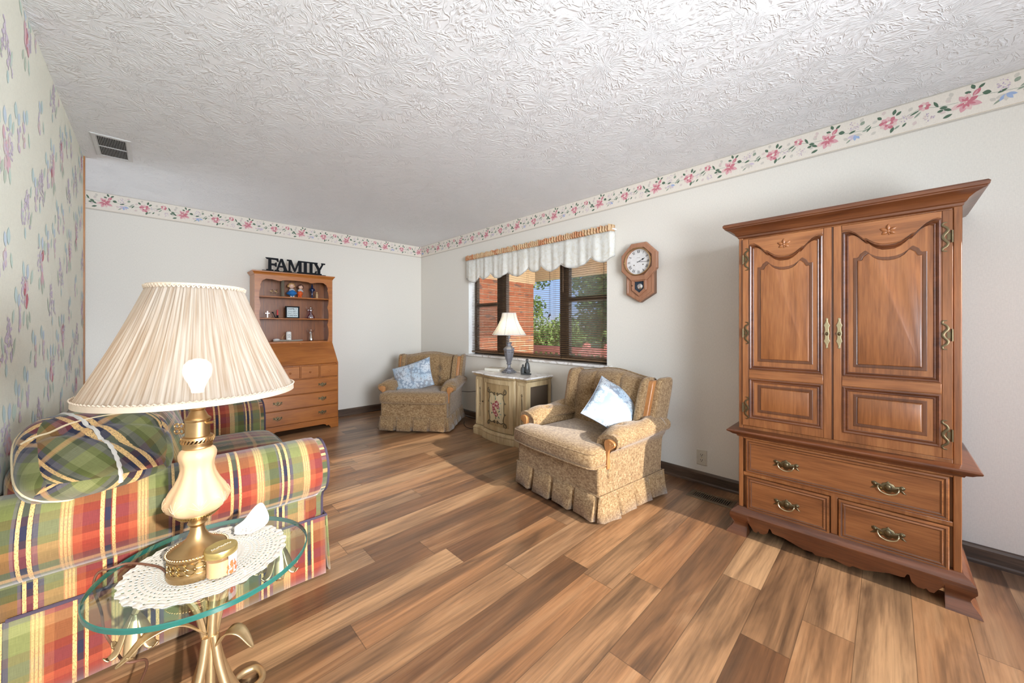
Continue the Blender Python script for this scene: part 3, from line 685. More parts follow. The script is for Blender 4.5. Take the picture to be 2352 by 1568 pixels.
mb=MB(); mb.tube([(-folds(s)*1.0-.001+vx(s),s,hem(s)) for s in [-VW+2*VW*k/260 for k in range(261)]],.004,6); mb.build('hem_cord',MAT['edging'],vb)
mb=MB(); mb.tube([(.06,-VW-.002,2.075),(.014,-VW-.002,2.075),(.014,VW+.002,2.075),(.06,VW+.002,2.075)],.007,8); mb.build('curtain_rod',MAT['white'],t)
# ================================================================== OUTDOORS
b=MB(); b.box(3.2,40,-25,40,-.5,-.42); o=b.build('lawn',MAT['lawn'],smooth=False); struct(o)
b=MB(); b.box(3.19,5.5,-2,7,-.42,-.08); struct(b.build('porch_floor',MAT['concrete'],smooth=False))
b=MB(); b.box(3.19,4.34,3.95,4.6,-.08,1.87); struct(b.build('wall_porch',MAT['brick'],smooth=False))
b=MB(); b.box(3.19,4.36,3.935,4.6,1.87,2.3); b.box(5.24,5.42,.9,8,2.075,2.32); b.box(3.19,5.42,.9,8,2.3,2.36); struct(b.build('roof_porch',MAT['tanpaint'],smooth=False))
t=thing('porch_railing','faded red wooden porch railing outside the window','railing',(5.28,4.0,-.08))
mb=MB(); mb.box(-.045,.045,-2.4,1.9,.86,.915); mb.build('top_rail',MAT['railpaint'],t,bevel=.006)
mb=MB(); mb.box(-.02,.02,-2.4,1.9,.80,.86); mb.build('upper_rail',MAT['railpaint'],t)
mb=MB(); mb.box(-.02,.02,-2.4,1.9,.10,.15); mb.build('lower_rail',MAT['railpaint'],t)
ps=[-2.35,-.83,-.415,1.85]
for y in ps:
    mb=MB(); mb.box(-.05,.05,y-.05,y+.05,0,.97); mb.lathe([(.075,.97),(.075,.985),(.03,1.01)],4,(0,y,0)); mb.build('post',MAT['railpaint'],t,smooth=False)
mb0=None; y=-2.2
while y<1.8:
    if min(abs(y-q) for q in ps)>.08:
        if mb0 is None:
            mb=MB(); mb.box(-.016,.016,-.016,.016,.15,.80); mb0=mb.build('baluster',MAT['railpaint'],t,loc=(0,y,0),smooth=False)
        else:
            c=mb0.copy(); COL.objects.link(c); c.parent=t; c.location=(0,y,0)
    y+=.125
def tree(name,label,cat,loc,blobs,nleaf,sz,trunk,seed,group=None):
    rd=random.Random(seed); t=thing(name,label,cat,loc,group=group); mb=MB()
    tot=sum(q[3]**2 for q in blobs)
    for bx,by,bz,r in blobs:
        for k in range(int(nleaf*r*r/tot)):
            d=V3((rd.gauss(0,1),rd.gauss(0,1),rd.gauss(0,.8))); d.normalize(); d*=r*rd.uniform(.35,1.05)
            c=V3((bx,by,bz))+d
            a=V3((rd.gauss(0,1),rd.gauss(0,1),rd.gauss(0,1))).normalized(); q=a.cross(V3((rd.gauss(0,1),rd.gauss(0,1),rd.gauss(0,1)))).normalized()
            s_=sz*rd.uniform(.6,1.2)
            mb.face([mb.p(c-a*s_),mb.p(c+q*s_*.45),mb.p(c+a*s_),mb.p(c-q*s_*.45)])
    o=mb.build('foliage',MAT['leaf'],t,smooth=False,merge=False)
    mb=MB()
    for pth,r in trunk: mb.tube(cr(pth,4),r,8)
    mb.build('trunk',MAT['bark'],t)
tree('tree','loose tree with pale leaves against the sky beyond the porch railing','tree',(9.0,9.2,-.42),[(-.7,.4,2.5,.5),(.0,0,3.3,.45),(-.1,-.5,2.7,.45),(.6,-.7,3.4,.5),(.2,-.8,2.2,.5),(.4,-.4,4.2,.7)],2600,.085,[([(0,0,0),(.05,-.1,1.4),(0,-.2,2.4),(.1,-.2,4.4)],.06),([(0,-.15,1.8),(-.5,.2,2.6)],.03)],3)
tree('tree','tall dense green tree filling the right window bay','tree',(10.6,6.1,-.42),[(0,0,2.4,1.2),(.2,-.6,3.6,1.2),(-.3,.5,3.2,.9),(.4,-1.2,2.2,1.1),(-.2,.6,1.5,.9),(.3,-1.0,4.8,1.2),(.2,-2.3,3,1.4),(.3,-.9,1.2,.9)],15000,.11,[([(0,0,0),(.05,-.1,1.4),(0,-.2,3.4)],.12)],4)
tree('shrub','broad leafy green shrub behind the porch railing in the middle bay','shrub',(8.3,6.9,-.42),[(0,0,.75,.75),(-.5,.55,.7,.6),(.45,-.6,.8,.7),(-.1,.3,1.35,.55),(.4,-.2,1.45,.5),(-.55,.95,1.3,.4)],6000,.075,[([(0,0,0),(.05,0,1.0)],.03)],5)
tree('shrub','dark shaded shrub behind the porch railing in the right bay','shrub',(7.2,4.3,-.42),[(0,0,.7,.75),(.2,-.8,.75,.75),(-.2,.6,.8,.6),(.1,-.4,1.2,.6)],6000,.07,[([(0,0,0),(.05,0,1.0)],.03)],6)
# ================================================================== SMALL FITTINGS
t=thing('wall_clock','octagonal oak pendulum wall clock with white roman dial beside the window','clock',(3.0,1.470,0),-pi/2)
# local: X to the viewer's right, -Y to the viewer
cz=1.742
oc=lambda R:[(R*cos(pi/8+k*pi/4),cz+R*sin(pi/8+k*pi/4)) for k in range(8)]
mb=MB(); mb.prism([(-.125,cz+.06),(-.06,cz+.13),(.06,cz+.13),(.125,cz+.06),(.125,1.475),(0,1.402),(-.125,1.475)][::-1],-.045,-.001); mb.build('case',MAT['clock_d'],t,bevel=.002)
mb=MB(); mb.prism([(-.122,cz-.08),(.122,cz-.08),(.122,1.474),(0,1.404),(-.122,1.474)],-.052,-.0455); relief(mb,[(-.118,cz-.08),(.118,cz-.08),(.118,1.476),(0,1.409),(-.118,1.476)],[(0,0),(.003,.006),(.012,.007),(.016,.003)],-.052); mb.build('lower_front',MAT['clock'],t)
mb=MB(); R=.1722
mb.loops([[(x,-y,z) for x,z in oc(r)] for r,y in ((R,.046),(R,.072),(R-.008,.080),(.128,.083),(.124,.078),(.121,.06))],0,True,True,True); mb.build('octagon_frame',MAT['clock'],t,ang=25)
d=[(-.065,1.60),(.065,1.60),(.065,1.505),(0,1.452),(-.065,1.505)]
mb=MB(); o2=ccw(d)
mb.loops([[(p[0],-y,p[1]) for p in offs(o2,q)] for q,y in ((0,.053),(0,.068),(-.004,.072),(-.02,.072),(-.023,.066),(-.023,.056))]); pd=mb.build('pendulum_door',MAT['clock'],t,ang=25)
mb=MB(); mb.face([mb.p((p[0],-.0555,p[1])) for p in offs(o2,-.022)]); mb.build('pendulum_back',plain('navy_card',(.015,.03,.05),.5),pd,smooth=False)
mb=MB(); mb.lathe([(.001,.004),(.02,.0035),(.024,.001),(.024,0)],20); o=mb.build('pendulum_bob',MAT['silver'],pd,loc=(.004,-.058,1.535)); o.rotation_euler=(pi/2,0,0)
mb=MB(); mb.ball((-.056,-.076,1.545),.005,8); mb.build('door_knob',MAT['bronze'],pd)
DX,DZ=-.006,cz+.002
def disc(mb,r0,r1,y,n=40,m=0):
    mb.loops([[(DX+r*cos(2*pi*k/n),-y,DZ+r*sin(2*pi*k/n)) for k in range(n)] for r in (r0,r1)],m)
mb=MB(); mb.face([mb.p((DX+.108*cos(2*pi*k/40),-.0615,DZ+.108*sin(2*pi*k/40))) for k in range(40)]); dial=mb.build('dial',MAT['porcelain'],t,smooth=False)
mb=MB(); mb.tube([(DX+.113*cos(2*pi*k/48),-.085,DZ+.113*sin(2*pi*k/48)) for k in range(48)],.0055,8,closed=True); mb.ball((DX-.118,-.087,DZ-.004),.006,8); mb.box(DX+.113,DX+.121,-.092,-.08,DZ+.005,DZ+.028); mb.build('bezel',MAT['gold'],t)
mb=MB(); RN=['XII','I','II','III','IIII','V','VI','VII','VIII','IX','X','XI']
def stroke(mb,x0,z0,x1,z1,w,T,y):
    d_=V3((x1-x0,z1-z0)); d_.normalize(); n_=(-d_.y*w/2,d_.x*w/2)
    mb.face([mb.p((*( (T(x,z)[0]),y,T(x,z)[1]),)) for x,z in ((x0-n_[0],z0-n_[1]),(x1-n_[0],z1-n_[1]),(x1+n_[0],z1+n_[1]),(x0+n_[0],z0+n_[1]))])
for h,s in enumerate(RN):
    a=pi/2-h*pi/6
    wid={'I':.0062,'V':.013,'X':.013}; W_=sum(wid[c] for c in s); x=-W_/2
    def T(px,pz,a=a):  # px across, pz outward
        r=.074+pz; return (DX+r*cos(a)+px*sin(a),DZ+r*sin(a)-px*cos(a))
    for c in s:
        m_=x+wid[c]/2
        if c=='I': stroke(mb,m_,0,m_,.024,.0026,T,-.063)
        elif c=='V': stroke(mb,x+.002,.024,m_,0,.003,T,-.063); stroke(mb,m_,0,x+wid[c]-.002,.024,.0014,T,-.063)
        else: stroke(mb,x+.002,.024,x+wid[c]-.002,0,.003,T,-.063); stroke(mb,x+.002,0,x+wid[c]-.002,.024,.0014,T,-.063)
        x+=wid[c]
mb.build('numerals',MAT['black'],dial,smooth=False,merge=False)
mb=MB()
for a,L in ((radians(25),.062),(radians(-4),.088)):
    T=lambda px,pz,a=a:(DX+pz*cos(a)+px*sin(a),DZ+pz*sin(a)-px*cos(a))
    stroke(mb,0,-.012,0,L,.003 if L>.08 else .004,T,-.066)
    if L<.08: mb.face([mb.p((T(px,pz)[0],-.0665,T(px,pz)[1])) for px,pz in ((0,.03),(.007,.043),(0,.058),(-.007,.043))])
mb.build('hands',MAT['black'],dial,smooth=False,merge=False)
mb=MB()
for sx in (-.040,.040): mb.lathe([(.0052,.0),(.0052,.001)],10)if False else mb.face([mb.p((DX+sx+.005*cos(2*pi*k/12),-.063,DZ-.026+.005*sin(2*pi*k/12))) for k in range(12)])
mb.face([mb.p((DX+q,-.063,DZ+r)) for q,r in ((-.014,.034),(.014,.034),(.014,.036),(-.014,.036))])
mb.build('winding_hole',MAT['bronze'],dial,smooth=False,merge=False)
# outlet
t=thing('wall_outlet','ivory duplex outlet plate low on the wall behind the near armchair','outlet',(3.0,.995,.2),-pi/2)
mb=MB(); mb.loops([[(x,-y,z) for x,z in rect(-w,w,-h,h)] for w,h,y in ((.037,.058,.0),(.037,.058,.003),(.033,.054,.006))],0,True,False,True); mb.build('cover_plate',MAT['ivory'],t,smooth=False)
for zc in (.02,-.02):
    mb=MB(); q=[(.0165*cos(2*pi*k/20),zc+.0145*sin(2*pi*k/20)) for k in range(20)]; mb.prism(q,-.009,-.006); s_=mb.build('socket',MAT['ivory'],t,ang=30)
    mb=MB(); mb.box(-.0085,-.0058,-.0096,-.009,zc-.002,zc+.007); mb.box(.0058,.0085,-.0096,-.009,zc-.002,zc+.007); mb.box(-.003,.003,-.0096,-.009,zc-.0095,zc-.005); mb.build('slot',MAT['dark'],s_,smooth=False)
mb=MB(); mb.prism([(.003*cos(2*pi*k/10),.003*sin(2*pi*k/10)) for k in range(10)],-.0075,-.006); mb.build('screw',MAT['brass'],t)
# floor register
def grille(name,label,cat,loc,w,l,n,mt,up,rows):
    t=thing(name,label,cat,loc); sg=1 if up else -1
    mb=MB(); th=.006
    mb.loops([[(x,y,sg*z) for x,y in rect(-a,a,-c,c)] for a,c,z in ((w/2,l/2,0),(w/2,l/2,.003),(w/2-.006,l/2-.006,th),(w/2-.024,l/2-.024,th),(w/2-.026,l/2-.026,.001))]); mb.build('frame',mt,t,smooth=False)
    mb=MB(); mb.box(-w/2+.024,w/2-.024,-l/2+.024,l/2-.024,sg*.0003,sg*.001) if up else mb.box(-w/2+.024,w/2-.024,-l/2+.024,l/2-.024,-.001,-.0003); mb.build('duct_opening',MAT['dark'],t,smooth=False)
    mb=MB()
    if rows=='across':
        for k in range(n):
            y=-l/2+.03+(l-.06)*k/(n-1); mb.box(-w/2+.024,w/2-.024,y-.0028,y+.0028,min(sg*.001,sg*.0055),max(sg*.001,sg*.0055))
        mb.box(-w/2+.024,w/2-.024,-.005,.005,.001,.0058)
    else:
        for k in range(n):
            x=-w/2+.028+(w-.056)*k/(n-1); mb.box(x-.0008,x+.0008,-l/2+.024,l/2-.024,-.0055,-.001)
        mb.box(-w/2+.024,w/2-.024,-.004,.004,-.006,-.001)
    mb.build('louvre',mt,t,smooth=False)
    return t
grille('floor_register','brown metal floor register beside the armoire foot','floor vent',(2.78,.86,0),.135,.29,19,plain('register_brown',(.15,.105,.065),.45,.4),True,'across')
grille('ceiling_vent','white ceiling air vent with dark slots near the wallpapered wall','air vent',(-.196,3.775,H),.185,.43,18,MAT['ventw'],False,'along')
# ================================================================== ARMOIRE
t=thing('armoire','tall cherry wood armoire with two carved doors over three brass-handled drawers','armoire',(2.46,.197,0),-pi/2)
BK=.535; HW=.416
mb=MB()
mb.box(-HW,HW,.02,BK,.13,1.73); mb.box(-HW,-.394,0,.02,.13,1.73); mb.box(.392,HW,0,.02,.13,1.73); mb.box(-.394,.392,.004,.02,1.700,1.73); mb.box(-.394,.392,.0,.02,.548,.626); mb.box(-.394,.392,.003,.02,.335,.356); mb.box(-.394,.392,.003,.02,.125,.142); mb.box(-.008,.02,.003,.02,.14,.34)
for x in (-HW+.011,.404): mb.box(x-.004,x+.004,-.0025,0,.62,1.69) if False else None
mb.build('case',MAT['arm_v'],t,bevel=.003)
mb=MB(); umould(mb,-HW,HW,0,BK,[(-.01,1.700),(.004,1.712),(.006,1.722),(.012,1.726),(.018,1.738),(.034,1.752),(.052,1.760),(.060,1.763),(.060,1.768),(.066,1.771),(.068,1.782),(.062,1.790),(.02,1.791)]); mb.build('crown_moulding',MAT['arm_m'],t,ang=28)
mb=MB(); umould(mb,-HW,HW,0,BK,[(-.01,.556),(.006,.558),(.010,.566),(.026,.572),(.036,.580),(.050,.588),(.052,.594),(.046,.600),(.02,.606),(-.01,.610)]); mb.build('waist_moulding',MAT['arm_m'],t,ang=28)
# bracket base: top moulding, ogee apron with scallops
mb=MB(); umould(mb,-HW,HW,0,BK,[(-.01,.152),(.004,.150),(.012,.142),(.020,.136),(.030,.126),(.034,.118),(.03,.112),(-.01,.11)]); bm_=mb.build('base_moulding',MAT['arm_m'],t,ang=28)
def apron(X):
    # underside height of the front apron, X from the centre
    x=abs(X); W=HW+.035
    if x>W-.085: return 0.0
    if x>W-.094: return .074
    P=[(0,.036),(.045,.026),(.066,.024),(.076,.034),(.11,.032),(.15,.044),(.20,.060),(.238,.062),(.250,.066),(.254,.084),(.264,.084),(.268,.056),(.288,.040),(.306,.040),(.313,.048),(.322,.036),(.336,.038),(.345,.055),(.357,.072)]
    for (a,h0),(c,h1) in zip(P[:-1],P[1:]):
        if a<=x<=c: return h0+(h1-h0)*(x-a)/(c-a)
    return .066
def ogee(z): # overhang of the base face at height z
    z=max(0,min(.118,z)); P=[(0,.052),(.02,.044),(.035,.028),(.055,.020),(.075,.030),(.095,.040),(.118,.036)]
    for (a,h0),(c,h1) in zip(P[:-1],P[1:]):
        if a<=z<=c: return h0+(h1-h0)*(z-a)/(c-a)
    return .036
mb=MB(); xs=sorted(set([round(-HW-.052+k*(2*HW+.104)/260,5) for k in range(261)]+[-.366,.366,-.3655,.3655,-.336,.336]))
L=[]
for X in xs:
    zb=apron(X); zz=[zb+(.118-zb)*k/9 for k in range(10)]
    og=ogee if abs(X)>HW+.035-.094 else (lambda z:.027+.011*max(0,min(1,(z-.02)/.095)))
    L.append([(max(-HW-ogee(z),min(HW+ogee(z),X)),-og(z),z) for z in zz]+[(X if abs(X)<HW else math.copysign(HW,X),.02,.118),(X if abs(X)<HW else math.copysign(HW,X),.02,zb)])
mb.loops(L,0,True,True,True)
mb.build('bracket_base',MAT['arm_m'],t,ang=40)
for sx in (-1,1):
    mb=MB(); L=[]
    for Y in [0,.04,.08,.10,.1001,.13,.2,.40,.42,.4201,.47,BK]:
        zb=0 if (Y<=.1 or Y>=.4201) else .07
        zz=[zb+(.118-zb)*k/9 for k in range(10)]
        L.append([(sx*(HW+ogee(z)),Y if Y>0 else -ogee(z),z) for z in zz]+[(sx*(HW-.02),Y,.118),(sx*(HW-.02),Y,zb)])
    mb.loops(L,0,True,True,True); mb.build('foot_side',MAT['arm_m'],t)
# doors
def arch(x0,x1,zlo,zc,zhi):
    # top edge from right to left: high at the sides, stepping down to a dip in the middle
    R=[]; w=(x1-x0)/2; c=(x0+x1)/2
    half=[(1,zhi),(.93,zhi+.004),(.84,zhi+.001),(.72,zhi-.012),(.60,zhi-.034),(.53,zhi-.046),(.47,zhi-.046),(.40,zhi-.058),(.28,zc+.010),(.14,zc+.001),(0,zc)]
    for q,z in half: R.append((c+w*q,z))
    for q,z in half[::-1][1:]: R.append((c-w*q,z))
    return [(x0,zlo),(x1,zlo)]+R
def arch2(x0,x1,zlo,zc,zhi):
    # raised panel head: shoulders, small peaks, shallow dip
    w=(x1-x0)/2; c=(x0+x1)/2
    half=[(1,zhi-.030),(.88,zhi-.031),(.84,zhi-.026),(.80,zhi-.014),(.70,zhi-.004),(.66,zhi),(.62,zhi-.001),(.5,zhi-.018),(.35,zhi-.031),(.18,zhi-.038),(0,zhi-.040)]
    return [(x0,zlo),(x1,zlo)]+[(c+w*q,z) for q,z in half]+[(c-w*q,z) for q,z in half[::-1][1:]]
def frame_strip(mb,outline,y0,m=0):
    # dark glazed bead sunk round a panel opening
    o=ccw(outline); mb.loops([[(p[0],-h,p[1]) for p in offs(o,-i)] for i,h in ((-.0,y0),(.0,y0+.006),(.005,y0+.009),(.010,y0+.006),(.013,y0+.001),(.018,y0+.004),(.022,y0+.0005))],m)
for sx,x0,x1 in ((-1,-.394,-.004),(1,.004,.390)):
    mb=MB(); mb.box(x0,x1,-.010,.012,.628,1.698); 
    xi0,xi1=x0+.044,x1-.044
    # stiles and top/bottom/mid rails read as slightly raised boards
    for a,c,e,f in ((x0,x0+.030,.628,1.698),(x1-.030,x1,.628,1.698)): mb.box(a,c,-.0125,-.009,e,f)
    dr=mb.build('door',MAT['arm_v'],t,bevel=.002)
    mb=MB(); mb.box(x0+.031,x1-.031,-.0145,-.009,.903,.948); mb.build('rail',MAT['arm_h'],dr,bevel=.003)
    mb=MB(); mb.prism(([(x0+.031,1.696),(x1-.031,1.696)]+arch(xi0-.012,xi1+.012,0,1.583,1.666)[2:] )[::-1],-.0145,-.009); mb.build('top_rail',MAT['arm_h'],dr,bevel=.0015)
    au=lambda i:arch(xi0-.010+i,xi1+.010-i,.952+i,1.578-i,1.661-i)
    mb=MB(); relief_fn(mb,au,[(0,.0095),(0,.0155),(.005,.0185),(.010,.0155),(.013,.0105),(.018,.0135),(.022,.010)],0,0,False); frame_strip(mb,rect(xi0-.010,xi1+.010,.672,.900),.0095); mb.build('panel_moulding',MAT['arm_m'],dr,ang=30)
    mb=MB(); pu=lambda i:arch2(xi0+.030+i,xi1-.030-i,1.000+i,0,1.560-i)
    relief_fn(mb,pu,[(0,.010),(.002,.006),(.012,.0075),(.016,.015),(.020,.0165)],0); mb.build('raised_panel',MAT['arm_v'],dr,ang=25)
    mb=MB(); relief(mb,rect(xi0+.030,xi1-.030,.712,.866),[(0,.010),(.002,.006),(.012,.0075),(.016,.015),(.020,.0165)],0); mb.build('raised_panel',MAT['arm_v'],dr,ang=25)
    mb=MB()
    for pz0 in (0,1):
        relief_fn(mb,pu if pz0==0 else (lambda i:rect(xi0+.030+i,xi1-.030-i,.712+i,.866-i)),[(-.001,.0102),(.001,.0112),(.011,.0112),(.0145,.0102)],0,0,False)
    mb.build('panel_groove',MAT['arm_dark'],dr,smooth=False)
    # carved five-petal leaf
    mb=MB(); cx,cz_=(x0+x1)/2,1.640
    for a,L_ in ((90,.034),(28,.033),(152,.033),(-28,.026),(208,.026)):
        ca,sa=cos(radians(a)),sin(radians(a))
        for k in range(1): mb.grid(lambda u,v:(cx+ca*L_*u-sa*.0085*sin(pi*min(1,u))**.7*(2*v-1), -.0145-.006*sin(pi*u)**.6*(1-(2*v-1)**2)-.0005, cz_+sa*L_*u+ca*.0085*sin(pi*min(1,u))**.7*(2*v-1)),10,6)
    mb.ball((cx,-.017,cz_),(.007,.005,.007),10); mb.tube([(cx,-.016,cz_-.004),(cx+.004,-.016,cz_-.017)],.003,6)
    mb.build('carved_leaf',MAT['arm_v'],dr,ang=60)
    # hinges: scrolled plates
    hx=(x0+.012) if sx<0 else (x1-.012)
    for hz in (1.583,1.160,.730):
        mb=MB(); d_=-sx
        pth=[(.004,.062),(.016,.060),(.018,.050),(.006,.040),(.002,.026),(.012,.012),(.017,0),(.012,-.012),(.002,-.026),(.006,-.040),(.018,-.050),(.016,-.060),(.004,-.062)]
        pp=cr([(hx+d_*a*.95,-.0155,hz+c) for a,c in pth],4); mb.tube(pp,[.0022+.0032*sin(pi*k/(len(pp)-1))**1.0 for k in range(len(pp))],6,flat=.5,up=(0,1,0))
        mb.tube([(hx-d_*.010,-.015,hz-.026),(hx-d_*.010,-.015,hz+.026)],.0042,8)
        mb.box(min(hx-d_*.01,hx+d_*.004),max(hx-d_*.01,hx+d_*.004),-.015,-.012,hz-.014,hz+.014)
        mb.build('hinge',MAT['bronze'],dr,ang=50)
    ex=-.021 if sx<0 else .026
    q=[(0,.078),(.005,.073),(.003,.066),(.006,.052),(.012,.040),(.008,.030),(.007,.016),(.010,0),(.007,-.016),(.008,-.030),(.012,-.040),(.006,-.052),(.003,-.066),(.005,-.073),(0,-.078)]
    mb=MB(); ol=[(ex+a,1.163+c) for a,c in q]+[(ex-a,1.163+c) for a,c in q[::-1][1:-1]]
    mb.prism(ol,-.0155,-.0125); es=mb.build('escutcheon',MAT['bail'],dr,bevel=.0008)
    mb=MB(); mb.ball((ex,-.021,1.160),(.0065,.008,.009),10); mb.build('knob',MAT['bronze'],es)
mb=MB(); mb.box(-.004,.004,-.006,.012,.628,1.698); mb.build('centre_stop',MAT['arm_dark'],t)
def pull(parent,x,z,y,s=1.0,mp='bronze',mbail='bail'):
    q=[(0,.030),(.008,.022),(.018,.018),(.022,.010),(.034,.014),(.046,.020),(.056,.014),(.054,.004),(.046,.0),(.054,-.010),(.060,-.016),(.048,-.014),(.034,-.006),(.026,-.018),(.014,-.014),(.008,-.022),(0,-.026)]
    ol=[(x+a*s,z+c*s) for a,c in q]+[(x-a*s,z+c*s) for a,c in q[::-1][1:-1]]
    mb=MB(); o=ccw(ol); mb.loops([[(p[0],y-h,p[1]) for p in offs(o,-i*s)] for i,h in ((0,0),(.0,.0015),(.002,.003))],0,True,True,True)
    mb.ball((x,y-.003,z+.002*s),(.013*s,.006,.016*s),10); mb.ball((x-.044*s,y-.002,z+.008*s),(.009*s,.005,.009*s),8); mb.ball((x+.044*s,y-.002,z+.008*s),(.009*s,.005,.009*s),8)
    h=mb.build('handle',MAT[mp],parent,ang=40)
    mb=MB(); pp=cr([(x-.034*s,y-.006,z+.005*s),(x-.034*s,y-.014,z-.004*s),(x-.026*s,y-.016,z-.018*s),(x-.012*s,y-.016,z-.025*s),(x,y-.016,z-.027*s),(x+.012*s,y-.016,z-.025*s),(x+.026*s,y-.016,z-.018*s),(x+.034*s,y-.014,z-.004*s),(x+.034*s,y-.006,z+.005*s)],4)
    mb.tube(pp,[(.0022+.0012*sin(pi*k/(len(pp)-1)))*s for k in range(len(pp))],8); mb.build('bail',MAT[mbail],h)
for a,c,e,f,ps in ((-.380,.381,.358,.549,(-.19,.196)),(-.376,-.012,.144,.333,(-.188,)),(.022,.381,.144,.333,(.196,))):
    mb=MB(); relief(mb,rect(a,c,e,f),[(0,-.004),(0,.004),(.003,.0075),(.010,.009),(.014,.0065),(.020,.0115),(.023,.0115),(.027,.0085)],0); d_=mb.build('drawer',MAT['arm_h'],t,ang=25)
    mb=MB(); 
    for i0,i1,hh in ((.0095,.0145,.0098),(.0225,.0268,.0119)): 
        o=ccw(rect(a,c,e,f)); mb.loops([[(p[0],-hh,p[1]) for p in offs(o,-i0)],[(p[0],-hh+.0018,p[1]) for p in offs(o,-i1)]])
    mb.build('drawer_groove',MAT['arm_dark'],d_,smooth=False)
    for x in ps: pull(d_,x,.446 if len(ps)>1 else .233,-.009,1.0)
# ================================================================== SECRETARY DESK
t=thing('secretary_desk','maple secretary desk with open hutch shelves and slant front against back wall','desk',(1.195,4.63,0),0)
W2=.405; HB=.45; HY=.20    # hutch front at y=.20 local
mb=MB()
mb.prism([(0,.113),(HB,.113),(HB,1.022),(.222,1.022),(0,.766)],-W2,-W2+.018,'yz'); mb.prism([(0,.113),(HB,.113),(HB,1.022),(.222,1.022),(0,.766)],W2-.018,W2,'yz')
mb.box(-W2+.018,W2-.018,.015,HB,.113,.766); mb.box(-W2,W2,.20,HB,1.005,1.022); mb.box(-W2+.018,W2-.018,.40,HB,.76,1.01)
mb.build('case',MAT['desk_v'],t,bevel=.002)
mb=MB(); 
s0,s1=V3((0,-.006,.770)),V3((0,.216,1.026)); nrm=V3((0,-.256,.222)).normalized()
L=[]
for x in (-W2+.004,W2-.004): L.append([(x,*(s0+nrm*h).yz) for h in (.0,)]+[])
a=[(s0+nrm*0).yz,(s1+nrm*0).yz,(s1-nrm*.018).yz,(s0-nrm*.018).yz]
mb.prism([tuple(q) for q in a],-W2+.002,W2-.002,'yz'); fl=mb.build('slant_front',MAT['desk_h'],t,bevel=.003)
mb=MB(); mb.ball((.046,.188,1.0),.010,8); mb.build('knob',MAT['desk_v'],fl)
def dfront(a,c,e,f,name='drawer',h=.008):
    mb=MB(); relief(mb,rect(a,c,e,f),[(0,-.015),(0,.003),(.004,h)],0); return mb.build(name,MAT['desk_h'],t,ang=25)
for e,f in ((.441,.600),(.284,.433),(.117,.276)):
    d_=dfront(-W2+.006,W2-.006,e,f)
    for x in (-.225,.225): pull(d_,x,(e+f)/2+.004,-.009,.80,'bronze','bronze')
for a,c in ((-W2+.006,-.212),(-.2,-.01) ,(.002,.19),(.202,W2-.006)):
    d_=dfront(a,c,.612,.745); mb=MB(); mb.ball(((a+c)/2,-.014,.678),(.012,.010,.010),8); mb.build('knob',MAT['desk_v'],d_)
for x in (-.206,-.004,.196):
    mb=MB(); mb.box(x-.004,x+.004,-.006,.0,.606,.752); mb.build('divider',MAT['desk_v'],t)
mb=MB(); P=[(-W2,.115),(-W2,0),(-W2+.085,0),(-W2+.095,.022),(-W2+.115,.038),(-W2+.130,.030),(-W2+.145,.048),(-W2+.17,.055),(W2-.17,.055),(W2-.145,.048),(W2-.130,.030),(W2-.115,.038),(W2-.095,.022),(W2-.085,0),(W2,0),(W2,.115)]
mb.prism(P,-.008,.010); mb.box(-W2,-W2+.018,.01,.10,0,.115); mb.box(W2-.018,W2,.01,.10,0,.115); mb.box(-W2,-W2+.018,HB-.08,HB,0,.115); mb.box(W2-.018,W2,HB-.08,HB,0,.115); mb.box(-W2,-W2+.018,.1,HB-.08,.06,.115); mb.box(W2-.018,W2,.1,HB-.08,.06,.115)
mb.build('bracket_base',MAT['desk_h'],t,bevel=.003)
# hutch
mb=MB(); mb.box(-W2+.004,-W2+.022,HY,HB,1.022,1.79); mb.box(W2-.022,W2-.004,HY,HB,1.022,1.79); mb.box(-W2+.01,W2-.01,HY,HB,1.772,1.79); mb.build('hutch_side',MAT['desk_v'],t,bevel=.002)
mb=MB(); mb.box(-W2+.02,W2-.02,HB-.008,HB-.001,1.022,1.775)
mb.build('hutch_back',MAT['desk_in'],t)
mb=MB()
for x in (-.27,-.13,.0,.13,.27): mb.box(x-.0012,x+.0012,HB-.0092,HB-.008,1.022,1.775)
mb.build('board_groove',MAT['arm_dark'],t)
# scalloped face: sides and header in one outline
def facesd(z):
    q=(z-1.022)/(1.66-1.022); return .058-.017*abs(sin(pi*q*3.05+.15))**.7
inner=[]
for k in range(61):
    z=1.022+(1.66-1.022)*k/60; inner.append((W2-.006-facesd(z),z))
hd=[(W2-.062,1.672),(W2-.075,1.705),(W2-.11,1.728),(W2-.17,1.727),(W2-.24,1.712),(W2-.262,1.716),(W2-.268,1.722),(W2-.30,1.726),(W2-.36,1.729),(W2-.405,1.730)]
inner+=hd
full=inner+[(-x,z) for x,z in inner[::-1][1:]]
outer=[(W2-.004,1.022),(W2-.004,1.79),(-W2+.004,1.79),(-W2+.004,1.022)]
mb=MB(); 
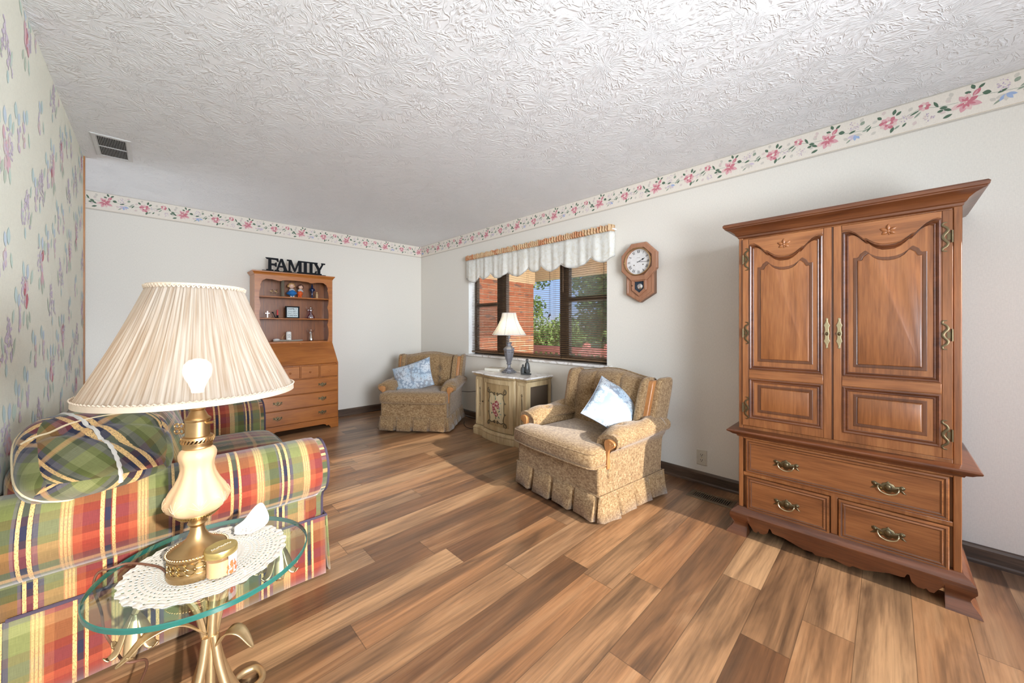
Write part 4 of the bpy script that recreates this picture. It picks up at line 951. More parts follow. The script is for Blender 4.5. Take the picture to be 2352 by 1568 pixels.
# right half + left half + built as strips between inner edge and outer edge
n=len(full)
def outp(p):
    x,z=p
    return (x,1.79) if z>1.662 and abs(x)<W2-.06 else (math.copysign(W2-.004,x),z if z<1.66 else 1.79)
for y0,y1 in ((HY-.012,HY+.004),):
    A=[mb.p((x,y0,z)) for x,z in full]; B=[mb.p((outp(p)[0],y0,outp(p)[1])) for p in full]
    A2=[mb.p((x,y1,z)) for x,z in full]; B2=[mb.p((outp(p)[0],y1,outp(p)[1])) for p in full]
    for i in range(n-1):
        mb.face((A[i],A[i+1],B[i+1],B[i])); mb.face((A2[i+1],A2[i],B2[i],B2[i+1])); mb.face((A[i+1],A[i],A2[i],A2[i+1])); mb.face((B[i],B[i+1],B2[i+1],B2[i]))
mb.build('hutch_face',MAT['desk_h'],t,ang=30)
for z in (1.541,1.294):
    mb=MB(); mb.box(-W2+.022,W2-.022,HY+.004,HB-.008,z-.014,z); mb.build('shelf',MAT['desk_h'],t,bevel=.004)
mb=MB(); umould(mb,-W2,W2,HY-.012,HB,[(-.004,1.772),(.002,1.775),(.006,1.786),(.014,1.797),(.020,1.803),(.021,1.812),(.016,1.815),(0,1.815)]); mb.build('crown_moulding',MAT['desk_h'],t,ang=28)
# ---- FAMILY sign
t=thing('word_sign','black cut-out sign reading FAMILY standing on top of the desk hutch','sign',(1.195,4.845,1.815))
mb=MB(); mb.box(-.327,.327,-.022,.022,0,.010); mb.build('base',MAT['black'],t,bevel=.001)
LH=.142
def ser(x0,x1,z,h=.012,fl=.006,up=True):
    return [(x0,z),(x1,z),(x1-fl*.4,z+h) ,(x0+fl*.4,z+h)] if up else [(x0+fl*.4,z-h),(x1-fl*.4,z-h),(x1,z),(x0,z)]
def letter(name,polys,x):
    mb=MB()
    for k,p in enumerate(polys): mb.prism(offs(ccw([(x+a,.0105+c) for a,c in p]),.0022),-.006-.0002*k,.006+.0002*k)
    mb.build('letter_'+name,MAT['black'],t,smooth=False,merge=False)
H_=LH
letter('F',[[(.014,0),(.042,0),(.040,H_),(.016,H_)],ser(-.004,.062,0),[(-.010,H_),(.108,H_),(.112,H_-.034),(.102,H_-.034),(.092,H_-.016),(0,H_-.014)],[(.04,.062),(.074,.062),(.084,.050),(.092,.050),(.092,.094),(.084,.094),(.074,.080),(.04,.080)]],-.282)
letter('A',[[(.006,0),(.022,0),(.064,H_),(.050,H_)],[(.052,H_),(.070,H_),(.122,0),(.090,0)],[(.03,.048),(.092,.048),(.088,.062),(.036,.062)],ser(-.006,.036,0),ser(.078,.132,0)],-.20)
letter('M',[[(.010,0),(.026,0),(.026,H_),(.012,H_)],[(.012,H_),(.036,H_),(.078,.026),(.066,.012)],[(.066,.012),(.078,.012),(.124,H_),(.110,H_)],[(.112,0),(.140,0),(.140,H_),(.114,H_)],ser(-.004,.040,0),ser(.098,.154,0),ser(-.006,.03,H_,up=False),ser(.116,.154,H_,up=False)],-.078)
letter('I',[[(.013,0),(.041,0),(.041,H_),(.013,H_)],ser(-.002,.056,0),ser(-.002,.056,H_,up=False)],.078)
letter('L',[[(.013,0),(.041,0),(.041,H_),(.013,H_)],[(-.002,0),(.082,0),(.090,.040),(.080,.040),(.068,.016),(-.002,.012)],ser(-.002,.056,H_,up=False)],.140)
letter('Y',[[(.042,0),(.070,0),(.070,.062),(.042,.062)],[(.042,.060),(.066,.066),(.026,H_),(-.002,H_)],[(.056,.060),(.072,.060),(.112,H_),(.098,H_)],ser(.026,.086,0),ser(-.012,.04,H_,up=False),ser(.084,.126,H_,up=False)],.198)
# ---- hutch ornaments
SY=4.93
Z1,Z2,Z3=1.541,1.294,1.022
t=thing('bird_ornament','two small brass birds on a wire beside a birch stump, top hutch shelf','ornament',(1.084,SY,Z1))
mb=MB(); mb.lathe([(.030,0),(.030,.004),(.019,.010),(.016,.05),(.0175,.11),(.0165,.19)],12); mb.build('stump',MAT['bark'],t)
mb=MB(); mb.box(-.13,.03,-.02,.02,0,.003); mb.build('base',MAT['bark'],t)
for bx in (-.105,-.062):
    mb=MB(); mb.ball((bx,0,.062),(.011,.009,.009),8); mb.ball((bx+.004,0,.078),.0065,8); mb.tube([(bx-.008,0,.06),(bx-.022,0,.066)],[.004,.001],6); mb.tube([(bx+.009,0,.078),(bx+.015,0,.077)],[.002,.0005],5); mb.tube([(bx-.003,0,.055),(bx+.004,0,.038),(bx-.002,0,.03)],.0012,5); mb.tube([(bx+.003,0,.055),(bx+.012,0,.042)],.0012,5); mb.build('bird',MAT['gold'],t)
mb=MB(); mb.tube([(0,0,.05),(-.03,0,.044),(-.062,0,.040),(-.11,0,.030)],.0016,5); mb.build('branch',MAT['brass'],t)
t=thing('children_figurine','glazed figurine of a blond child in blue beside a brown-haired child in orange','figurine',(1.205,SY,Z1))
def doll(x,h,dress,hair,lean,wide):
    T0=Matrix.Translation((x,0,0))@Matrix.Rotation(lean,4,'Y')
    mb=MB(); mb.T=T0; mb.lathe([(.010,.012),(.036*wide,.040),(.040*wide,.052),(.030*wide,.066),(.020*wide,.082),(.015,.092)],16,rf=lambda a,z:1+.05*sin(5*a)); mb.build('dress',MAT[dress],t)
    mb=MB(); mb.T=T0
    for q in (-.013,.013): mb.ball((q,-.006,.010),(.011,.013,.011),8); mb.tube([(q,-.003,.012),(q,0,.045)],.009,8)
    mb.build('legs',MAT['porcelain'] if dress=='blueglaze' else MAT['orangeglaze'],t)
    mb=MB(); mb.T=T0; mb.lathe([(.016,.080),(.021,.088),(.022,.100),(.012,.106)],12); mb.tube([(-.018,-.004,.094),(-.026,-.014,.080),(-.010,-.024,.078)],.006,8); mb.tube([(.018,-.004,.094),(.026,-.014,.080),(.010,-.024,.078)],.006,8); mb.build('blouse',MAT['lace'],t)
    mb=MB(); mb.T=T0; hz=.104+.030*h; mb.ball((0,-.002,hz),(.028*h,.025*h,.028*h),14); mb.ball((0,-.026*h,hz-.005),.0035,6); hd_=mb.build('head',MAT['skin'],t)
    mb=MB(); mb.T=T0
    for q in (-.009,.009): mb.ball((q*h,-.025*h,hz),(.003,.002,.0042),6)
    mb.tube([(-.006,-.026*h,hz-.012),(0,-.027*h,hz-.014),(.006,-.026*h,hz-.012)],.0009,5); mb.build('eyes',MAT['hairbrown'],hd_)
    mb=MB(); mb.T=T0
    mb.ball((0,.006,hz+.008),(.031*h,.026*h,.028*h),12)
    for q in (-1,1): mb.ball((q*.030*h,.0,hz-.002),(.010,.010,.013),8); mb.ball((q*.018*h,-.016*h,hz+.019*h),(.013,.011,.008),8)
    mb.build('hair',MAT[hair],hd_)
doll(-.022,1.05,'blueglaze','hairblond',radians(-4),1.45); doll(.056,.86,'orangeglaze','hairbrown',radians(5),.85)
t=thing('glass_ornament','slender dark iridescent glass ornament on the top hutch shelf','ornament',(1.398,SY,Z1))
mb=MB(); mb.lathe([(.017,0),(.017,.006),(.010,.02),(.010,.06),(.014,.078),(.026,.098),(.026,.112),(.014,.128),(.010,.135),(.012,.148),(.008,.158),(.002,.182)],16); mb.build('body',MAT['cobalt'],t)
mb=MB(); mb.tube([(-.022,-.01,.118),(-.03,-.008,.100)],.005,6); mb.tube([(.022,-.01,.118),(.03,-.008,.092)],.005,6); mb.build('arms',MAT['cobalt'],t)
t=thing('wooden_figure','small pale carved wooden figure at the foot of the dark glass ornament','figurine',(1.443,SY-.03,Z1))
mb=MB(); mb.lathe([(.016,0),(.016,.004),(.013,.02),(.015,.05),(.010,.06)],10); mb.build('body',MAT['lightwood'],t)
mb=MB(); mb.ball((0,0,.070),.011,10); mb.ball((0,-.010,.071),.003,6); mb.build('head',MAT['lightwood'],t)
t=thing('cross_ornament','small silver standing cross at left end of the middle hutch shelf','cross',(.935,SY,Z2))
mb=MB(); mb.box(-.030,.030,-.016,.016,0,.006); mb.build('base',MAT['lightwood'],t,bevel=.001)
mb=MB(); mb.box(-.0045,.0045,-.003,.003,.006,.080); mb.box(-.022,.022,-.003,.003,.050,.059); mb.build('cross',MAT['silver'],t,bevel=.001)
t=thing('candle_holder','short red candle in a black twig holder on the middle hutch shelf','candle',(1.033,SY,Z2))
mb=MB(); mb.lathe([(.026,0),(.026,.003),(.010,.008),(.010,.030),(.012,.034)],12); mb.tube(cr([(-.005,0,.006),(-.025,0,.014),(-.034,0,.04),(-.046,0,.062)],4),[.004]*13,6); mb.ball((-.047,0,.064),(.011,.006,.008),8); mb.build('holder',MAT['black'],t)
mb=MB(); mb.tube([(0,0,.030),(0,0,.096)],.0085,12); cdl=mb.build('candle',MAT['redwax'],t)
mb=MB(); mb.tube([(0,0,.096),(.001,0,.103)],.0009,5); mb.build('wick',MAT['black'],cdl)
def text_mesh(txt,size,name,mt,parent,loc,rot=(pi/2,0,0),align='CENTER',sp=1.0,ext=.0004):
    cu=bpy.data.curves.new(name,'FONT'); cu.body=txt; cu.size=size; cu.align_x=align; cu.extrude=ext; cu.space_character=sp; cu.resolution_u=3
    tmp=bpy.data.objects.new(name,cu); COL.objects.link(tmp); dg=bpy.context.evaluated_depsgraph_get(); me=bpy.data.meshes.new_from_object(tmp.evaluated_get(dg)); bpy.data.objects.remove(tmp); bpy.data.curves.remove(cu)
    me.materials.clear(); me.materials.append(mt); o=bpy.data.objects.new(name,me); COL.objects.link(o); o.parent=parent; o.location=loc; o.rotation_euler=rot; return o
t=thing('framed_print','small black framed print with FAMILY wording on the middle hutch shelf','picture frame',(1.180,SY-.02,Z2))
mb=MB(); o=rect(-.072,.072,0,.142); mb.loops([[(p[0],-h,p[1]) for p in offs(ccw(o),-i)] for i,h in ((0,-.012),(0,.012),(.002,.014),(.013,.014),(.014,.002))],0,True,True,False); mb.build('frame',MAT['black'],t,smooth=False)
mb=MB(); mb.face([mb.p((x,-.003,z)) for x,z in rect(-.060,.060,.012,.130)]); pr=mb.build('print',plain('print_paper',(.62,.70,.72),.6),t,smooth=False)
for s_,sz,z in (('FAMILY',.030,.100),('IS A GIFT',.022,.074),('THAT LASTS',.0185,.052),('FOREVER',.0245,.025)): text_mesh(s_,sz,'lettering',MAT['black'],pr,(0,-.0035,z))
def angel(name,label,x,z,prof,hz,hr,w0,w1,mt,mt2):
    t=thing(name,label,'angel ornament',(x,SY,z))
    mb=MB(); mb.lathe(prof,20); mb.build('gown',mt,t)
    mb=MB(); mb.ball((0,0,hz),hr,12); mb.build('head',mt2,t)
    mb=MB()
    for s_ in (-1,1):
        P=[(0,hz-.028),(w0*.5,hz-.012),(w0,hz+.018),(w0*.92,hz-.008),(w0*.7,hz-.026),(w0*.3,hz-.042)]
        mb.prism(ccw([(s_*a,c) for a,c in cr(P,3,True)]),.004,.009)
    mb.build('wing',mt2,t,ang=30)
angel('angel_ornament','purple-based glass angel with raised wings on the middle hutch shelf',1.381,Z2,[(.044,0),(.046,.004),(.043,.03),(.030,.052),(.018,.068),(.016,.078),(.026,.094),(.024,.108),(.008,.114)],.130,.014,.048,1,MAT['purple'],MAT['clear'])
angel('angel_ornament','tall clear glass angel on the lowest hutch ledge above the slant front',1.385,Z3,[(.027,0),(.028,.003),(.022,.04),(.014,.085),(.009,.108),(.007,.118)],.134,.010,.044,1,MAT['clear'],MAT['clear'])
t=thing('driftwood_tray','grey driftwood candle tray on the lowest hutch ledge','tray',(1.135,SY-.02,Z3))
mb=MB()
for k in range(5):
    a=random.uniform(-.12,.12); y=-.03+.014*k; pts=[(-.155+.02*k,y,.010),(-.06,y+.006*sin(k),.012+.004*(k%2)),(.05,y-.004,.010),(.150-.012*k,y+.004,.014)]
    mb.tube(cr(pts,4),[.005]+[.009]*(len(cr(pts,4))-2)+[.004],7)
mb.build('driftwood',MAT['twig'],t)
mb=MB(); mb.lathe([(.038,.006),(.042,.012),(.038,.019)],14); mb.build('candle_plate',MAT['black'],t)
mb=MB(); mb.ball((-.120,-.02,.024),(.036,.024,.014),10); mb.build('shell',MAT['porcelain'],t)
mb=MB(); mb.tube(cr([(-.05,0,.015),(-.06,0,.04),(-.045,0,.07),(-.03,0,.085)],4),.0014,5); mb.build('wire',MAT['brass'],t)
t=thing('pillar_candle','white pillar candle with dark writing standing on the driftwood tray','candle',(1.142,SY-.02,Z3+.019))
mb=MB(); mb.lathe([(.027,0),(.027,.085),(.025,.092),(.012,.099),(.004,.097)],18); mb.build('wax',MAT['wax'],t)
mb=MB()
for k in range(9):
    a0=-pi/2+radians(-22+ (k%3)*18); z=.026+.016*(k//3)+.004*(k%2)
    mb.tube(cr([(.0275*cos(a0+q),.0275*sin(a0+q),z+dz) for q,dz in ((-.15,0),(-.07,.008),(0,-.004),(.08,.007),(.15,0))],3),.0007,4)
mb.build('script',MAT['pewter'],t)
mb=MB(); mb.tube([(0,0,.096),(.001,0,.106)],.001,5); mb.build('wick',MAT['black'],t)
# ================================================================== PAINTED CABINET
CX_,CY_=2.60,2.852
t=thing('painted_cabinet','antique cream cabinet with painted flower door below the window','cabinet',(CX_,CY_,0),-pi/2)
# local: X to the viewer's right (-y world), -Y to the room; front face y=0
WC=.395; DC=.37
def cab(d,dz=0):
    # plan outline with bowed centre door, counter-clockwise
    bow=[(-.235+.47*k/10,-.035*(1-((2*k/10)-1)**2)-.016) for k in range(11)]
    pts=[(-WC,DC),(-WC,.0)]+[(-.245,.0)]+bow+[(.245,.0)]+[(WC,.0),(WC,DC)]
    q=offs(ccw(pts),d); return q
base_o=ccw(cab(0))
mb=MB(); mb.loops([[(p[0],min(p[1],DC+.0),z) for p in offs(base_o,d)] for d,z in ((-.012,.10),(-.012,.655))],0,True,True,True); mb.build('case',MAT['cream'],t,ang=20)
mb=MB(); mb.loops([[(p[0],min(p[1],DC),z) for p in offs(base_o,d)] for d,z in ((.016,0),(.018,.055),(.014,.064),(.020,.070),(.018,.082),(.006,.094),(.002,.104),(-.012,.106))],0,True,True,True); mb.build('plinth',MAT['cream'],t,ang=30)
mb=MB(); mb.loops([[(p[0],min(p[1],DC),z) for p in offs(base_o,d)] for d,z in ((-.012,.650),(.006,.656),(.016,.668),(.020,.676))],0,True,True,True); mb.build('cornice',MAT['cream'],t,ang=30)
mb=MB(); mb.loops([[(p[0],min(p[1],DC),z) for p in offs(base_o,d)] for d,z in ((.018,.676),(.028,.680),(.030,.688),(.024,.695))],0,True,True,True); mb.build('top',MAT['marble'],t,ang=30)
# bowed door: frame, sunk panel, scroll cartouche and flowers follow the curve
def dy(x): 
    u=max(-1,min(1,x/.235)); return -.035*(1-u*u)-.016
def curved(mb,pts,h,m=0):   # polygon laid on the bowed front
    mb.face([mb.p((x,dy(x)-h,z)) for x,z in pts],m)
def strip(mb,x0,x1,z0,z1,h0,h1,n=12,m=0):
    mb.loops([[(x,dy(x)-h0,z0),(x,dy(x)-h1,z0),(x,dy(x)-h1,z1),(x,dy(x)-h0,z1)] for x in [x0+(x1-x0)*k/n for k in range(n+1)]],m,True,True,True)
mb=MB(); strip(mb,-.228,.228,.114,.160,-.012,.004); strip(mb,-.228,.228,.600,.645,-.012,.004); strip(mb,-.228,-.182,.16,.60,-.012,.004,4); strip(mb,.182,.228,.16,.60,-.012,.004,4)
dr=mb.build('door',MAT['cream'],t,bevel=.003)
mb=MB(); strip(mb,-.184,.184,.158,.602,-.0125,-.007); mb.build('sunk_panel',MAT['cream_in'],dr)
PH=-.0055
mb=MB(); car=cr([(-.105,.50),(-.06,.505),(-.03,.49),(0,.482),(.03,.49),(.06,.505),(.105,.50),(.10,.46),(.115,.40),(.112,.35),(.115,.30),(.10,.24),(.105,.205),(.06,.20),(.03,.215),(0,.222),(-.03,.215),(-.06,.20),(-.105,.205),(-.10,.24),(-.115,.30),(-.112,.35),(-.115,.40),(-.10,.46)],3,True)
# cartouche as strips so it keeps to the curve
zs=sorted(car,key=lambda p:p[0])
nx=24
import bisect
top=[p for p in car if p[1]>.35]; bot=[p for p in car if p[1]<=.35]
def edge(L_,x,up):
    best=None
    M=len(car)
    r=[]
    for i in range(M):
        a,c=car[i],car[(i+1)%M]
        if (a[0]-x)*(c[0]-x)<=0 and a[0]!=c[0]:
            r.append(a[1]+(c[1]-a[1])*(x-a[0])/(c[0]-a[0]))
    return (max(r) if up else min(r)) if r else .35
L=[]
for k in range(nx+1):
    x=-.109+.218*k/nx; L.append([(x,dy(x)-PH,edge(0,x,False)),(x,dy(x)-PH,edge(0,x,True))])
mb.loops(L,0,False); mb.build('cartouche',MAT['cream_lt'],dr,smooth=False)
mb=MB()
def scroll(pts,r=.0035):
    P=cr(pts,4); r*=1.5; mb.tube([(x,dy(x)-PH-.001,z) for x,z in P],[r*(.5+.5*sin(pi*min(1,(i+1)/len(P)))) for i in range(len(P))],6)
def spiral(cx,cz_,r0,a0,turns,dirn,r=.0038):
    P=[(cx+r0*(1-.8*k/20)*cos(a0+dirn*2*pi*turns*k/20),cz_+r0*(1-.8*k/20)*sin(a0+dirn*2*pi*turns*k/20)) for k in range(21)]
    r*=1.5; mb.tube([(x,dy(x)-PH-.001,z) for x,z in P],[r*(1-.6*k/20) for k in range(21)],6)
for sx in (-1,1):
    spiral(sx*.120,.525,.026,pi/2 if sx>0 else pi/2,1.3,-sx); spiral(sx*.120,.180,.026,-pi/2,1.3,sx)
    scroll([(sx*.018,.487),(sx*.045,.500),(sx*.075,.508),(sx*.105,.498),(sx*.135,.505),(sx*.146,.53)]); scroll([(sx*.018,.217),(sx*.045,.205),(sx*.075,.197),(sx*.105,.207),(sx*.135,.2),(sx*.146,.175)])
    spiral(sx*.020,.500,.016,-pi/2,1.1,sx); spiral(sx*.020,.205,.016,pi/2,1.1,-sx)
    scroll([(sx*.108,.495),(sx*.103,.46),(sx*.118,.42),(sx*.112,.39)],.003); scroll([(sx*.115,.43),(sx*.112,.35),(sx*.115,.28)],.0018); scroll([(sx*.108,.21),(sx*.103,.24),(sx*.118,.29),(sx*.112,.31)],.003)
    spiral(sx*.125,.405,.011,0,1,1,.0025); spiral(sx*.125,.300,.011,0,1,-1,.0025)
mb.build('painted_scroll',plain('olive_scroll_paint',(.085,.06,.028),.6),dr)
mb=MB(); rd=random.Random(4)
plc=lambda s,z,l:(s,dy(s)-PH-.0008-l*.0003,z)
def fl(cx,cz_,r):
    for k in range(8): a=2*pi*k/8; petal(mb,plc,(cx+r*.35*cos(a),cz_+r*.35*sin(a)),a,r*.8,r*.7,('crose','cpink','crose')[k%3],2)
    for k in range(5): a=2*pi*k/5; petal(mb,plc,(cx+r*.1*cos(a),cz_+r*.1*sin(a)),a+.8,r*.45,r*.35,('blush','cpink')[k%2],3)
for x,z,r in ((.012,.395,.032),(-.035,.37,.026),(-.02,.315,.028),(.005,.285,.024),(.03,.365,.020),(-.04,.335,.02)): fl(x,z,r)
for x,z,d in ((-.01,.43,80),(-.005,.45,100),(.035,.31,40),(.045,.335,60),(.05,.29,10),(.03,.27,-40),(-.005,.265,-80),(-.06,.38,150),(-.05,.30,210),(.05,.40,20)): petal(mb,plc,(x,z),radians(d),.034,.013,rd.choice(['green','sage']),1)
mb.build('painted_flowers',[MAT['cream_lt']]+INKM,dr,smooth=False,merge=False)
mb=MB(); mb.ball((-.232,-.030,.385),(.008,.010,.008),8); mb.lathe([(.010,0),(.010,.003)],10); mb.build('knob',MAT['bronze'],dr)
# side bays
for sx in (-1,1):
    x0,x1=(.258,.388) if sx>0 else (-.388,-.258)
    mb=MB(); o=rect(x0,x1,.114,.640); mb.loops([[(p[0],-h,p[1]) for p in offs(ccw(o),-i)] for i,h in ((0,-.012),(0,.0),(.026,.0),(.029,-.008),(.030,-.008))],0,True,False,True); pn=mb.build('side_panel',MAT['cream'],t,smooth=False)
    mb=MB(); cx=(x0+x1)/2
    for pth in ([(cx,.53),(cx-.007,.515),(cx,.505),(cx+.007,.515),(cx,.53)],[(cx,.505),(cx-.002,.45),(cx-.003,.36)],[(cx,.505),(cx+.008,.42),(cx+.010,.36)],[(cx-.012,.335),(cx,.35),(cx+.012,.345),(cx,.32),(cx-.004,.29),(cx,.24),(cx-.002,.20)],[(cx-.010,.515),(cx,.50),(cx+.010,.515)]): mb.tube([(a,.006,c) for a,c in cr(pth,4)],.0022,5)
    mb.build('painted_tassel',plain('umber_paint',(.11,.075,.035),.6) if sx<0 else bpy.data.materials['umber_paint'],pn)
# end panel with dark cane insert on the viewer's right
mb=MB()
for a,c,e,f in ((0.012,.055,.106,.65),(DC-.045,DC,.106,.65),(.055,DC-.045,.60,.65),(.055,DC-.045,.106,.15)): mb.box(WC-.012,WC,a,c,e,f)
ep=mb.build('end_frame',MAT['cream'],t,bevel=.002)
def m_cane():
    m,nt,b_,o=new('dark_cane'); co=mapv(nt,objco(nt),(1,1,1))
    c=N(nt,'ShaderNodeTexChecker',{'Vector':co,'Color1':(.12,.085,.055,1),'Color2':(.045,.03,.02,1),'Scale':130.}); nt.links.new(c.outputs[0],b_.inputs['Base Color']); b_.inputs['Roughness'].default_value=.6; return m
mb=MB(); mb.box(WC-.0115,WC-.008,.055,DC-.045,.15,.60); mb.build('cane_insert',m_cane(),ep,smooth=False)
# ---- things on the cabinet
TZ=.695
t=thing('book','closed beige book lying on left end of the painted cabinet','book',(2.80,3.14,TZ),radians(-75))
mb=MB(); mb.box(-.10,.10,-.07,.07,0,.003); mb.box(-.10,.10,-.07,.07,.029,.032); mb.box(-.10,-.097,-.07,.07,0,.032); mb.build('cover',MAT['bookcover'],t,bevel=.001)
mb=MB(); mb.box(-.097,.095,-.066,.066,.003,.029); mb.build('pages',MAT['paper'],t)
LX,LY=2.775,2.885
t=thing('table_lamp','lit lamp with grey urn base and white bell shade on the painted cabinet','lamp',(LX,LY,TZ))
mb=MB()
def sq(r,z,rot=0): return [(r*sgx,r*sgy,z) for sgx,sgy in ((-1,-1),(1,-1),(1,1),(-1,1))]
def octo(r,z): return [(r*cos(pi/8+k*pi/4)*1.08,r*sin(pi/8+k*pi/4)*1.08,z) for k in range(8)]
mb.loops([octo(r,z) for r,z in ((.066,.010),(.068,.018),(.060,.026),(.048,.028),(.046,.038),(.036,.044),(.024,.052),(.017,.060),(.016,.088),(.026,.094),(.028,.102),(.022,.108),(.026,.120),(.040,.160),(.052,.215),(.055,.245),(.060,.250),(.061,.262),(.054,.268),(.030,.292),(.024,.298),(.026,.318),(.034,.324),(.034,.330),(.012,.332))],0,True,True,True)
for k in range(4):
    a=pi/4+k*pi/2; mb.ball((.066*cos(a),.066*sin(a),.009),(.016,.016,.009),8)
ub=mb.build('base',MAT['pewter'],t,smooth=False,bevel=.002)
mb=MB()
for k in range(8):
    a=k*pi/4
    for q in (-.008,.008): mb.ball((.0535*cos(a)-q*sin(a),.0535*sin(a)+q*cos(a),.228),(.004,.004,.007),6)
mb.build('base_relief',MAT['bronze'],ub)
mb=MB(); mb.tube([(0,0,.33),(0,0,.50)],.005,8); mb.lathe([(.014,.372),(.016,.378),(.016,.405),(.013,.41)],10); mb.build('stem',MAT['pewter'],t)
mb=MB(); n=48
def shr(v): return .075+ (.185-.075)*(v**1.9*.72+v*.28)
def shx(a): return 1+.045*cos(6*a)
mb.grid(lambda u,v:(shr(1-v)*shx(2*pi*u)*cos(2*pi*u),shr(1-v)*shx(2*pi*u)*sin(2*pi*u),.412+.238*v),48,14,0,lambda u,v:(u*.6,v*.3))
sh_=mb.build('shade',MAT['shade2'],t,ang=60)
mb=MB()
for k in range(6):
    a=2*pi*(k+.5)/6; mb.tube([((shr(1-v/12)+.001)*shx(a)*cos(a),(shr(1-v/12)+.001)*shx(a)*sin(a),.412+.238*v/12) for v in range(13)],.0022,5)
for z,r in ((.412,shr(1)),(.65,shr(0))): mb.tube([(r*shx(2*pi*k/48)*cos(2*pi*k/48),r*shx(2*pi*k/48)*sin(2*pi*k/48),z) for k in range(48)],.0024,5,closed=True)
mb.build('shade_piping',plain('grey_piping',(.4,.4,.4),.8),sh_)
mb=MB(); mb.lathe([(.012,.41),(.014,.43),(.030,.465),(.030,.485),(.018,.508),(.004,.515)],14); mb.build('bulb',plain('bulb_warm',(1,.80,.50),.5,emit=22),t)
t=thing('figurine','pewter figurine of two cloaked figures beside a bowl, right of the grey lamp','figurine',(2.80,2.655,TZ),radians(-50))
mb=MB(); stack(mb,[(.055*cos(2*pi*k/12),.038*sin(2*pi*k/12)) for k in range(12)],[(0,0),(.002,.006),(-.006,.014)]); mb.build('base',MAT['pewter_d'],t)
mb=MB(); mb.lathe([(.026,.012),(.030,.04),(.027,.08),(.022,.115),(.012,.130)],12,(.012,.008,0),rf=lambda a,z:1+.07*sin(4*a+z*30)); mb.ball((.012,.004,.142),.014,10); mb.lathe([(.015,.148),(.012,.158),(.003,.168)],10,(.012,.006,0)); mb.build('tall_figure',MAT['pewter_d'],t)
mb=MB(); mb.lathe([(.022,.012),(.024,.04),(.020,.070),(.010,.082)],12,(-.032,.0,0),rf=lambda a,z:1+.07*sin(4*a+z*30)); mb.ball((-.032,-.004,.092),.011,10); mb.lathe([(.011,.098),(.004,.108)],10,(-.032,-.002,0)); mb.build('short_figure',MAT['pewter_d'],t)
mb=MB(); mb.lathe([(.014,.012),(.026,.026),(.028,.044),(.022,.052),(.018,.050)],14,(.020,-.026,0)); mb.build('bowl',MAT['pewter_d'],t)
